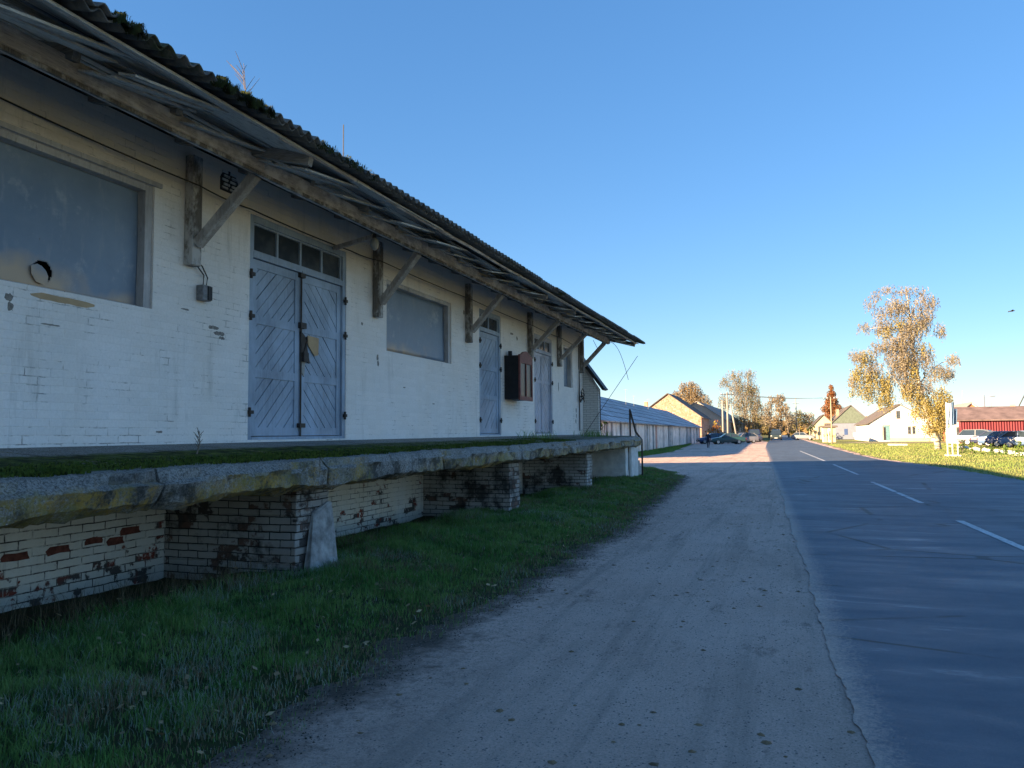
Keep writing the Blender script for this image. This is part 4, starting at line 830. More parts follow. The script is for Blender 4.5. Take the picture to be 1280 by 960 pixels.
# two brick gables left
A_, roA = house('brick_gable_house', 'tall orange brick gabled building directly behind the garage roof', -25.2, -13.9, 135, 149, 4.2, 8.3, M['far_brick'], M['rust_roof'], cat='building')
mb = MB(); mb.box(-24.0,-23.4,137,137.6,5.2,7.1); mb.build('chimney', M['far_brick'], roA)
B_, roB = house('long_brick_building', 'long pale brick building with orange tinted gable behind the orange bush', -22.0, -10.9, 152, 215, 3.7, 7.5, M['far_white'], M['grey_roof'], cat='building')
for k in range(6):
    yy = 160+k*8; mb = MB(); mb.box(-10.9,-10.86,yy,yy+1.6,1.2,2.7); f = mb.build('window', M['blue_door'] if k in (1,2) else M['glass'], B_); mb = MB(); mb.box(-10.86,-10.82,yy+.74,yy+.86,1.2,2.7); mb.build('mullion', M['white_wall'], f)
mb = MB(); mb.box(-10.895,-10.85,155,157,0,2.6); mb.build('door', M['blue_door'], B_)
# white gabled house right
W_, roW = house('white_gabled_house', 'bright white plastered gabled house with teal door behind the big birch', 11.4, 19.7, 125, 149, 2.75, 5.35, M['white_wall'], M['rust_roof'], cat='house', xr=15.4)
def yface(parent, name, px0, py0, px1, py1, Y, mat, d=.04, base=0):
    a = at(px0, py1, Y); b = at(px1, py0, Y); mb = MB(); mb.box(a.x, b.x, Y-d, Y-.005, a.z, b.z); return mb.build(name, mat, parent)
f = yface(W_,'door',1103.5,532.5,1112,550.5,125,M['teal']); yface(f,'door_frame',1102.5,531.5,1104,550.5,125,M['strut'],.07); yface(f,'dark_doorway',1104.2,534,1107,550,125,M['groove'],.055); yface(f,'lintel',1102,530.8,1112,532.3,125,M['strut'],.10)
f = yface(W_,'window',1135,533,1144,542.5,125,M['glass']); yface(f,'mullion',1139,533,1140,542.5,125,M['white_wall'],.07); yface(f,'frame',1134.2,532.2,1144.8,533.2,125,M['strut'],.08); yface(f,'sill',1134.2,542.3,1144.8,543.2,125,M['strut'],.10)
f = yface(W_,'attic_window',1119.5,513.5,1125,523.5,125,M['glass']); yface(f,'frame',1118.8,513,1120.2,524,125,M['strut'],.07); yface(f,'sill',1118.8,523.2,1125.4,524,125,M['strut'],.08)
yface(W_,'plinth',1112.5,547,1164,551.5,125,M['cream'],.02)
G_, roG = house('grey_house', 'grey blue walled house with brown roof and green boarded gable beyond the white house', 8.0, 15.6, 165, 196, 3.0, 6.6, M['bluegrey'], M['rust_roof'], cat='house')
yface(G_,'gable_boards',1050,515,1085,524,165,M['green_boards'],.02) if False else None
mb = MB(); mb.prism([(8.3,3.15),(15.3,3.15),(11.8,6.45)], lambda u,v,w_: (u,w_,v), 164.9, 164.99); mb.build('gable_boards', M['green_boards'], G_)
yface(G_,'door',1055.5,536,1059.5,543.5,165,M['blue_door'])
mb = MB(); mb.box(9.2,9.8,168,168.6,4.2,6.0); mb.build('chimney', M['far_brick'], roG)
S_ = thing('small_gatehouse', (5.5,118,0), 'small white gatehouse with yellow corner pillars behind the far yellow pole', 'hut')
a = at(1029,546,118); b = at(1044,531,118); mb = MB(); mb.box(a.x,b.x,118,121,0,2.1); mb.build('wall', M['white_wall'], S_)
mb = MB(); mb.box(b.x-.7,b.x,117.9,118,0,2.1); mb.box(a.x,a.x+.5,117.9,118,0,2.1); mb.build('pillar', M['cream'], S_)
mb = MB(); mb.box(a.x-.3,b.x+.3,117.6,121.3,2.1,2.35); mb.box(a.x+.3,b.x-.4,118.4,120.6,2.35,2.7); mb.build('roof', M['rust_roof'], S_)
mb = MB(); mb.box(a.x+.8,a.x+1.2,117.96,118,.3,1.6); mb.build('window', M['glass'], S_)
L_, roL = house('pale_cottage', 'low pale cottage with brown roof far down the road on the right', 4.6, 9.0, 168, 190, 2.6, 4.9, M['cream'], M['rust_roof'], cat='house')
yface(L_,'window',1023,533,1025,540,168,M['glass'])
# red barn
RB = thing('red_barn', (24,103,0), 'long dark red sheet barn with rusty pink roof behind the parked cars', 'barn')
def redm():
    t = NT('red_sheet', .6, .3); x, y, z = t.sep(t.obj); n = t.noise(t.map(t.obj, (1.5,1,.25)), 1.4, 5, .7)
    c = t.mix(t.ramp(n, .4, .65), (.15,.018,.03), (.20,.03,.04)); t.col(c)
    wv = t.n('ShaderNodeTexWave', wave_type='BANDS', bands_direction='X'); t.set(wv.inputs[0], t.obj); wv.inputs['Scale'].default_value = 1.2; t.bump(wv.outputs['Fac'], 1, .08); return t.m
M['redsheet'] = redm(); M['pinkroof'] = plain('rusty_pink_roof', (.20,.14,.13), .8, .35, 1.0)
mb = MB(); mb.box(18.6,44,100,107.9,-.1,2.6); mb.build('wall', M['redsheet'], RB)
mb = MB(); mb.prism([(99.6,2.58),(104,4.15),(108.4,2.58),(108.4,2.70),(104,4.28),(99.6,2.70)], lambda u,v,w_: (w_,u,v), 18.1, 44.4); mb.build('roof', M['pinkroof'], RB)
for k in range(3): mb = MB(); mb.bar((21.7+k*5,99.99,0),(21.7+k*5,99.99,2.56), .18, .06); mb.build('batten', M['redsheet'], RB)
WB_ = thing('white_shed', (18,104,0), 'narrow white shed joined to the left end of the red barn', 'shed'); mb = MB(); a = at(1193,553,101); mb.box(a.x,18.55,101,106,-.1,2.55); mb.build('wall', M['white_wall'], WB_)
mb = MB(); mb.box(a.x-.1,18.6,100.8,106.2,2.55,2.66); mb.build('roof', M['rust_roof'], WB_)
mb = MB(); mb.box(a.x+.25,a.x+.75,100.96,101,1.0,1.9); mb.build('window', M['glass'], WB_)
BG = house('brick_gable_shed', 'orange brick gable with white trim rising behind the barn roof', at(1197,512,116).x, at(1232,512,116).x, 116, 128, 3.75, 5.1, plain('orange_brick', (.42,.17,.09), .9, .2, 3), M['grey_roof'], cat='shed')[0]
xa, xm, xb = at(1197,512,116).x, at(1209,503,116).x, at(1232,512,116).x; xm = (xa+xb)/2
mb = MB(); mb.bar((xa,115.9,3.75),(xm,115.9,5.05), .1, .16, (0,1,0)); mb.bar((xm,115.9,5.05),(xb,115.9,3.75), .1, .16, (0,1,0)); mb.build('white_trim', M['white_wall'], BG)
BH = house('low_dark_roof_house', 'low house with thin dark roof line behind the red barn', at(1236,512,125).x, at(1268,512,125).x, 125, 133, 3.3, 4.5, M['cream'], M['grey_roof'], cat='house')[0]
c_ = at(1266,509,129); mb = MB(); mb.box(c_.x-.3,c_.x+.3,128.7,129.3,3,5.2); mb.build('chimney', M['cream'], BH)
# ------------------------------------------------------------------ poles, wires
def pole(name, p, h, rad, label, mat, arms=(), lean=(0,0), cat='pole', group=None, lampd=None):
    t_ = thing(name, p, label, cat, group); p = Vector(p); top = p+Vector((lean[0],lean[1],h))
    mb = MB(); mb.tube([p+Vector((0,0,-.1)), top], [rad, rad*.7], 10); mb.build('shaft', mat, t_, smooth=True)
    for a in arms:
        mb = MB(); z = p.z+h-a; mb.bar((top.x-.9,top.y,z),(top.x+.9,top.y,z), .09, .10); ao = mb.build('crossarm', M['iron'], t_)
        for dx in (-.8,-.4,.4,.8): mb = MB(); mb.tube([(top.x+dx,top.y,z+.05),(top.x+dx,top.y,z+.2)], .05, 6); mb.build('insulator', M['white_wall'], ao)
    return t_, top
M['pale_conc'] = plain('pale_concrete_pole', (.30,.28,.25), .85, .12, 3); M['pole_wood'] = wood_mat('pole_wood', (.42,.34,.24), (.32,.25,.17), 2)
b1 = at(910,541,110); b1.z = 0; u1, top1 = pole('utility_pole', b1, 7.1, .15, 'pale concrete utility pole with crossarm standing behind the dark green car', M['pale_conc'], arms=(.35,))
mb = MB(); p = at(913,505,110); q = at(922,541,110); q.z = 0; mb.tube([q, p], [.13,.10], 8); mb.build('brace', M['pale_conc'], u1, smooth=True)
b2 = at(904,541,116); b2.z = 0; u2, top2 = pole('utility_pole', b2, 6.2, .16, 'thicker pale concrete pole without crossarm left of the braced pole', M['pale_conc'])
b3 = at(1040,546,104); b3.z = 0; u3, top3 = pole('utility_pole', b3, 5.8, .10, 'thin yellowish wooden pole in front of the small gatehouse', M['pole_wood'], arms=(.2,))
for k, dx in enumerate((-.7, 0, .7)): cable('overhead_wire', [top1+Vector((dx,0,-.15)), top3+Vector((dx*.8,0,-.05))], .022, ['left of the three thin overhead wires between the utility poles','middle of the three thin overhead wires between the utility poles','right of the three thin overhead wires between the utility poles'][k], sag=.35, cat='wire', group='overhead wires across the road')
b4 = at(996,541,230); b4.z = 0; pole('distant_mast', b4, 11, .2, 'faint distant mast above the far trees at the road end', M['pale_conc'], arms=(1.5,), cat='mast')
b5 = at(1232,541,118); b5.z = 0; l5 = thing('street_lamp', b5, 'grey street lamp with short arm rising behind the red barn', 'street lamp')
mb = MB(); mb.tube([b5, b5+Vector((0,0,6.2))], [.14,.09], 8); mb.build('shaft', M['bluegrey'], l5); mb = MB(); mb.bar(b5+Vector((0,0,5.9)), b5+Vector((.9,0,6.0)), .08, .08); mb.build('arm', M['bluegrey'], l5); mb = MB(); mb.box(b5.x+.7,b5.x+1.3,b5.y-.15,b5.y+.15,5.95,6.12); mb.build('lamp_head', M['bluegrey'], l5, bevel=.04)
for (px_0, tp, lab) in ((1203,488,'thin bare mast above the orange brick gable'),(1239,503,'short thin mast right of the street lamp')):
    bb = at(px_0,541,122); bb.z = 0; tt = at(px_0,tp,122); mb = MB(); mb.tube([bb, tt], .035, 5); tag(mb.build('thin_mast', M['pale_conc']), lab, 'mast')
p = at(1272,511,112); q = at(1285,485,112); mb = MB(); mb.tube([Vector((p.x-1.2,112,0)), p, q], .07, 6); tag(mb.build('leaning_pole', M['iron']), 'dark leaning pole above the right end of the barn roof', 'pole')
for (px_0, t0, t1, Y, lab) in ((782,486,500,75,'thin antenna on the middle of the garage roof'),(792,494,503,80,'second thin antenna further along the garage roof'),(810,498,506,90,'short antenna near the brick gable on the garage roof')):
    a = at(px_0,t0,Y); xx = a.x; zz = 4.95-(max(0,xx-(GX(Y)-5)))*.5; mb = MB(); mb.tube([(xx,Y,min(zz,a.z)-.5),(xx,Y,a.z)], .016, 5); mb.bar((xx-.2,Y,a.z-.1),(xx+.2,Y,a.z-.1), .015, .015); tag(mb.build('roof_antenna', M['pale_conc']), lab, 'antenna')
# ------------------------------------------------------------------ banner stand
b = gnd(1194,570); bs = thing('banner_stand', b, 'white metal frame on the lawn carrying tall blue and white banners', 'banner stand')
Y = b.y
mb = MB()
for px0, py0, px1, py1 in ((1182.6,503,1184.8,569),(1188,504,1191,568)):
    p, q = at(px0,py0,Y), at(px1,py1,Y); mb.tube([q,p], .035, 8)
p, q = at(1197,550,Y), at(1197.5,570,Y); mb.tube([q,p], .035, 8); mb.build('post', M['white_wall'], bs)
p, q = at(1182,568,Y), at(1200,571,Y); mb = MB(); mb.box(p.x,q.x,Y-.45,Y+.45,-.02,.07); mb.build('base', M['white_wall'], bs, bevel=.03)
p, q = at(1184,557.5,Y), at(1191,557.5,Y); mb = MB(); mb.bar(p,q,.03,.03); mb.build('crossbar', M['white_wall'], bs)
M['bannerb'] = plain('blue_banner', (.09,.16,.27), .7, .2, 3); M['bannerw'] = plain('white_banner', (.32,.40,.50), .7, .08, 3)
def flag(px0, px1, py0, py1, mat, Y, seed):
    mb = MB(); n = 6; V = []; m_ = 8
    for j in range(m_+1):
        for i in range(n+1):
            p = at(px0+(px1-px0)*i/n, py0+(py1-py0)*j/m_, Y); V.append((p.x, Y+.05*math.sin(i*1.3+j*.4+seed), p.z))
    mb.v = V; mb.f = [(j*(n+1)+i, j*(n+1)+i+1, (j+1)*(n+1)+i+1, (j+1)*(n+1)+i) for j in range(m_) for i in range(n)]; mb.m = [0]*len(mb.f)
    o = mb.build('banner', mat, bs, smooth=True); s_ = o.modifiers.new('s','SOLIDIFY'); s_.thickness = .012
flag(1183.5,1188.3,504,531,M['bannerw'],Y,0); flag(1188.7,1192.4,503,532,M['bannerb'],Y+.02,1)
flag(1192.6,1196.2,511,531,M['bannerb'],Y+.10,2)
# ------------------------------------------------------------------ trees
def leafcloud(name, clumps, mat, parent, nper, size, droop, seed, Y, dz=None, aspect=1.5):
    """clumps: (x,z,rx,rz,depth) in metres round plane Y; strands of small leaf quads hang down from points in each clump"""
    r = np.random.default_rng(seed); C = []
    for (x, z, rx, rz, ry) in clumps:
        n = max(6, int(nper*rx*rz)); u = r.normal(size=(n,3)); u /= np.linalg.norm(u, axis=1)[:,None]; u *= r.random((n,1))**.45
        s0 = np.stack([x+u[:,0]*rx, Y+u[:,1]*ry, z+u[:,2]*rz], 1); L = droop*r.uniform(.4,1.2,n)*rz; k = np.maximum(3, (L/(size*1.1)).astype(int))
        for i in range(n):
            t_ = (np.arange(k[i])+r.random(k[i])*.6)/k[i]; sway = r.normal(size=3)*.12
            pts = s0[i]+np.stack([sway[0]*t_*L[i]+r.normal(size=k[i])*size*.45, sway[1]*t_*L[i]+r.normal(size=k[i])*size*.45, -t_*L[i]], 1); C.append(pts)
    C = np.concatenate(C); n = len(C); a = r.normal(size=(n,3)); a /= np.linalg.norm(a, axis=1)[:,None]; b = np.cross(a, r.normal(size=(n,3))); b /= np.linalg.norm(b, axis=1)[:,None]
    s = size*r.uniform(.5,1.2,(n,1)); a = a*s*.5*aspect; b = b*s*.5
    P_ = np.stack([C-a, C-b, C+a, C+b], 1).reshape(-1,3)
    org = np.array(wloc(parent)); P_ -= org
    me = bpy.data.meshes.new(name); me.vertices.add(n*4); me.vertices.foreach_set('co', P_.reshape(-1)); me.loops.add(n*4); me.loops.foreach_set('vertex_index', np.arange(n*4))
    me.polygons.add(n); me.polygons.foreach_set('loop_start', np.arange(n)*4); me.update(calc_edges=True); me.materials.append(mat)
    o = bpy.data.objects.new(name, me); COL.objects.link(o); o.parent = parent; return o
def pxclumps(lst, Y, org=None, sc_=1., depth=.8):
    out = []
    for cx, cy, rx, ry in lst:
        if org: cx, cy, rx, ry = org[0]+cx/sc_, org[1]+cy/sc_, rx/sc_, ry/sc_
        c = at(cx, cy, Y); k = (at(cx+1, cy, Y)-c).length; out.append((c.x, c.z, rx*k, ry*k, rx*k*depth+.4))
    return out
def limbs(parent, base, paths, mat, Y, seed, name='trunk'):
    r = random.Random(seed); mb = MB()
    for pts, r0, r1 in paths:
        P_ = []
        for i, (px, py, dy) in enumerate(pts):
            p = at(px, py, Y); P_.append(Vector((p.x, Y+dy, p.z)))
        n = len(P_); mb.tube(P_, [r0+(r1-r0)*i/(n-1) for i in range(n)], 8)
    return mb.build(name, mat, parent, smooth=True)
YT = 69
tb = gnd(1172,563); big = thing('birch_tree', (tb.x, YT, 0), 'tall weeping birch with golden lower leaves standing on the lawn by the white house', 'tree')
O_, S4 = (1000,340), 4.571
grey = [(620,105,120,35),(505,95,45,30),(720,160,75,55),(400,170,42,40),(560,190,100,60),(370,310,48,35),(650,290,100,70),(800,320,40,50),(540,400,100,60),(870,490,48,45),(330,470,60,45),(620,500,80,70),(790,560,90,60),(300,620,34,45),(480,300,70,50),(700,240,80,60),(440,120,35,35),(850,570,50,40),(560,480,90,70),(600,430,80,50),(450,420,60,50),(560,560,60,60),(720,480,60,60),(420,540,60,60),(460,230,50,45),(620,360,80,60),(700,640,70,60),(610,620,50,70)]
gold = [(490,330,60,40),(560,290,50,40),(700,430,70,40),(370,480,60,50),(330,570,45,60),(400,600,50,70),(500,630,38,75),(470,620,30,60),(640,560,45,60),(640,660,60,60),(730,740,80,60),(800,680,50,50),(790,840,60,70),(740,800,50,60),(830,760,36,60),(690,720,60,50),(760,900,50,36),(395,690,36,50),(465,700,34,60),(505,720,30,55),(300,680,26,36),(350,650,30,50),(800,760,50,60),(840,710,34,50),(600,660,36,60),(660,800,40,50),(730,880,44,44)]
leafcloud('twig_crown', pxclumps(grey,YT,O_,S4), M['tan'], big, 230, .075, 1.0, 5, YT, aspect=2.2)
leafcloud('golden_crown', pxclumps(gold,YT,O_,S4), M['gold'], big, 270, .10, 1.2, 6, YT)
leafcloud('thin_leaves', pxclumps(gold[:8]+grey[4:14],YT,O_,S4), M['gold'], big, 40, .09, 1.0, 7, YT)
limbs(big, None, [([(1173,564,0),(1171,550,0),(1166,538,0),(1158,515,0),(1149,480,0),(1143,450,0),(1140,425,.2),(1138,395,.3),(1134,365,.3)],.26,.04),
                  ([(1172,552,0),(1177,530,.2),(1180,505,.4),(1178,480,.6)],.12,.03),([(1158,515,0),(1140,500,-.4),(1122,480,-.6),(1105,462,-.8),(1096,455,-1)],.045,.012),
                  ([(1149,480,0),(1165,462,.5),(1180,452,.9),(1188,450,1)],.06,.012),([(1143,450,0),(1120,425,-.3),(1100,410,-.5),(1086,412,-.6)],.05,.012),
                  ([(1140,425,0),(1155,405,.5),(1170,392,.8)],.05,.012),([(1138,400,0),(1120,380,-.3),(1108,374,-.4)],.045,.012),([(1138,395,0),(1150,372,.2),(1155,366,.3)],.04,.012)], M['birch'], YT, 1)
def simple_tree(name, label, px, pybase, Y, clumps, mats, size, nper, droop, seed, trunk=None, group=None, cat='tree', tw=.25, tmat=None, z0=0):
    b_ = at(px, pybase, Y); b_.z = z0; t_ = thing(name, (b_.x, Y, z0), label, cat, group); pc = pxclumps(clumps, Y)
    for k, (m_, frac) in enumerate(mats): leafcloud('crown' if k == 0 else 'crown_leaves', pc, m_, t_, nper*frac, size, droop, seed+k*50, Y)
    r = random.Random(seed); mb = MB(); tops = sorted(pc, key=lambda c: c[1])[::-1]; top = tops[0]
    mid_ = Vector(((b_.x+top[0])/2, Y, z0+(top[1]-z0)*.4)); mb.tube([(b_.x,Y,z0-.1), mid_, (top[0],Y,top[1])], [tw, tw*.6, .03], 7)
    for c in pc[:14]:
        s0 = Vector((b_.x,Y,z0)).lerp(mid_, .9 if c[1] < mid_.z*1.2 else 1.0); mb.tube([s0, s0.lerp(Vector((c[0],Y,c[1])), .5)+Vector((0,0,.3)), Vector((c[0],Y+r.uniform(-.5,.5),c[1]))], [tw*.35, tw*.2, .02], 5)
    mb.build('trunk', tmat or M['bark'], t_, smooth=True); return t_
GT = 'far trees at the end of the road'
simple_tree('birch_tree', 'pale weeping birch with greenish gold lower crown beside the parked cars', 928, 541, 165,
    [(918,468,12,8),(935,466,10,8),(905,476,8,8),(926,482,18,12),(940,485,10,12),(906,500,9,10),(928,500,16,12),(945,505,10,16),(930,520,18,12),(945,528,10,12),(916,530,10,10)], [(M['tan'],1),(M['olive'],.5)], .17, 42, 1.0, 70, tmat=M['birch'])
simple_tree('broadleaf_tree', 'brown gold rounded tree behind the orange brick gable', 862, 541, 185, [(856,484,8,9),(866,488,12,12),(850,496,12,9),(874,497,12,10),(884,503,7,8),(845,493,5,6),(862,500,16,10),(880,512,8,8),(864,480,5,6)], [(M['brown'],1),(M['tan'],.9)], .22, 45, .7, 90)
far = [(961,[(960,510,7,10),(957,520,8,10),(965,500,6,8)],'tan','thin grey brown tree left at the road end'),(974,[(972,500,7,9),(978,497,5,7),(976,512,9,10),(970,525,9,10)],'brown','tall pale brown tree at the centre of the road end'),
       (986,[(985,520,8,10),(990,528,8,8),(983,508,5,6)],'tan','small pale tree right of the tallest far tree'),(1000,[(998,518,9,7),(1004,524,9,9),(992,526,7,9)],'olive','rounded olive brown tree right of the road end'),
       (1013,[(1012,520,7,6),(1017,528,5,8),(1010,530,7,8)],'brown','low brown tree next to the pale cottage'),(950,[(949,525,8,8),(955,532,8,8),(945,533,7,8)],'olive','low olive tree behind the blue van'),
       (966,[(964,530,9,8),(974,534,9,7)],'brown','low brown thicket behind the oncoming truck'),(995,[(994,535,9,6),(988,537,7,5)],'yellow','bright yellow bush right of the road end')]
for i, (px, cl, mt, lab) in enumerate(far):
    simple_tree('far_tree', lab, px, 541, 215+i*6, cl, [(M[mt],1),(M['tan'],.6)], .28, 34, .6, 120+i, group=GT)
simple_tree('dark_bush', 'dark green bush beside the pale cottage wall', 1014, 541, 160, [(1013,536,6,5),(1016,531,3,4)], [(M['dgreen'],1)], .25, 40, .5, 160, cat='bush', tw=.08)
simple_tree('orange_tree', 'cone shaped rusty orange tree behind the brown roofed house', 1039, 541, 205, [(1039,484,3,5),(1039,492,6,6),(1039,501,9,7),(1036,510,10,7),(1045,510,9,7),(1040,520,13,7)], [(M['orange'],1.4),(M['tan'],.4)], .22, 160, .5, 170)
simple_tree('orange_bush', 'orange leaved bush at the end of the garage row', 893, 548, 126, [(888,538,6,7),(895,532,7,8),(901,540,6,8),(892,545,9,4),(884,544,4,4)], [(M['orange'],1.2),(M['yellow'],.3)], .20, 40, .6, 180, cat='bush', tw=.08)
simple_tree('green_bush', 'small green bush at the near corner of the garage wall', 752, 545, 46, [(752,533,3,6),(756,528,3,3)], [(M['dgreen'],1),(M['lgreen'],1)], .09, 120, .6, 190, cat='bush', tw=.03)
simple_tree('low_shrub', 'low yellow green shrub at the foot of the small gatehouse', 1036, 547, 112, [(1034,544,6,3),(1042,545,5,2)], [(M['lgreen'],1)], .14, 80, .5, 195, cat='shrub', tw=.03)
# distant wood that closes the horizon
wr = np.random.default_rng(44); fw_ = bpy.data.objects.new('x', None)
cl = [(float(x), 2.5+wr.random()*2.5, 7, 3+wr.random()*2.5, 5) for x in np.arange(-420, 430, 8)]
def wood(Y, seed, cl):
    r = np.random.default_rng(seed); n = 22000; k = r.integers(0, len(cl), n); c = np.array(cl)[k]; u = r.normal(size=(n,3)); u /= np.linalg.norm(u, axis=1)[:,None]; u *= r.random((n,1))**.4
    C = np.stack([c[:,0]+u[:,0]*c[:,2]*1.3, Y+u[:,1]*9, np.maximum(.3, c[:,1]+u[:,2]*c[:,3])], 1); a = r.normal(size=(n,3)); b = np.cross(a, r.normal(size=(n,3)))
    a /= np.linalg.norm(a, axis=1)[:,None]; b /= np.linalg.norm(b, axis=1)[:,None]; s = r.uniform(.8,1.8,(n,1)); P_ = np.stack([C-a*s, C-b*s, C+a*s, C+b*s], 1).reshape(-1,3)
    me = bpy.data.meshes.new('far_wood'); me.from_pydata(P_.tolist(), [], (np.arange(n*4).reshape(-1,4)).tolist()); me.materials.append(M['brown']); o = bpy.data.objects.new('far_wood', me); COL.objects.link(o)
    tag(o, 'brown line of woodland on the far horizon', 'woodland', kind='stuff')
wood(420, 3, cl)
# young conifers in a row and white stones in front of the cars
r = random.Random(19)
for i, (px, py, h) in enumerate([(1203.5,566,1.0),(1215,566,.85),(1227,567,.6),(1240.5,568,.8),(1249,567,.4),(1257,568,.75),(1274,571,1.05),(1290,573,1.0)]):
    p = gnd(px, py+1); lab = ['dark dense young conifer at the left end of the row by the banner stand','bright young conifer second from the left in front of the van','short young conifer before the rear wheel of the van','young conifer in front of the first blue car','tiny young conifer between two taller ones','young conifer before the middle blue car','tallest young conifer near the right picture edge','young conifer just at the right picture edge'][i]
    t_ = thing('young_conifer', (p.x,p.y,0), lab, 'conifer', 'young conifers planted in front of the parked cars')
    k = [(p.x, h*(.15+.22*j), .32*h*(1-.2*j), .12*h, .30*h*(1-.2*j)) for j in range(4)]
    leafcloud('foliage', k, M['dgreen'] if i == 0 else M['lgreen'], t_, 900, .07, .8, 200+i, p.y); mb = MB(); mb.tube([(p.x,p.y,0),(p.x,p.y,h*.95)], [.03,.01], 5); mb.build('stem', M['bark'], t_)
for i, (px, py) in enumerate([(1205,561),(1219,563),(1231,564.5),(1247,566),(1261,568),(1279,570)]):
    p = gnd(px, py); bm = bmesh.new(); bmesh.ops.create_icosphere(bm, subdivisions=2, radius=1)
    for v in bm.verts: v.co = Vector((v.co.x*.42, v.co.y*.22, v.co.z*.16+.08))*(1+.2*math.sin(v.co.x*5+i)*math.cos(v.co.y*4))
    me = bpy.data.meshes.new('white_stone'); bm.to_mesh(me); bm.free(); me.materials.append(M['white_wall']); o = bpy.data.objects.new('white_stone', me); o.location = (p.x,p.y,0); COL.objects.link(o)
    tag(o, ['white painted stone behind the banner stand','white painted stone below the van front wheel','white painted stone behind the van rear wheel','white painted stone before the first blue car','white painted stone before the middle blue car','white painted stone before the rightmost blue car'][i], 'stone', 'white stones edging the parking lawn')
mb = MB(); p = gnd(1122,557); mb.tube([(p.x-.9,p.y,.05),(p.x+.9,p.y,.07)], [.14,.10], 8); tag(mb.build('white_kerb_piece', M['white_wall']), 'short white concrete piece lying on the lawn before the white house', 'block')
p = gnd(1069,549.5); mb = MB(); mb.box(p.x-.3,p.x+.3,p.y-.2,p.y+.2,.55,1.25); mb.box(p.x-.06,p.x+.3,p.y-.06,p.y+.06,0,.55); tag(mb.build('white_marker_post', M['white_wall']), 'small white marker block on a short post left of the white house', 'marker')
p = gnd(1019.5,549); mb = MB(); mb.tube([(p.x,p.y,0),(p.x,p.y,1.6)], .08, 6); mb.box(p.x-.3,p.x+.3,p.y-.05,p.y+.0,1.1,1.75); tag(mb.build('road_post', M['iron']), 'dark post standing at the right road edge before the cottage', 'post')
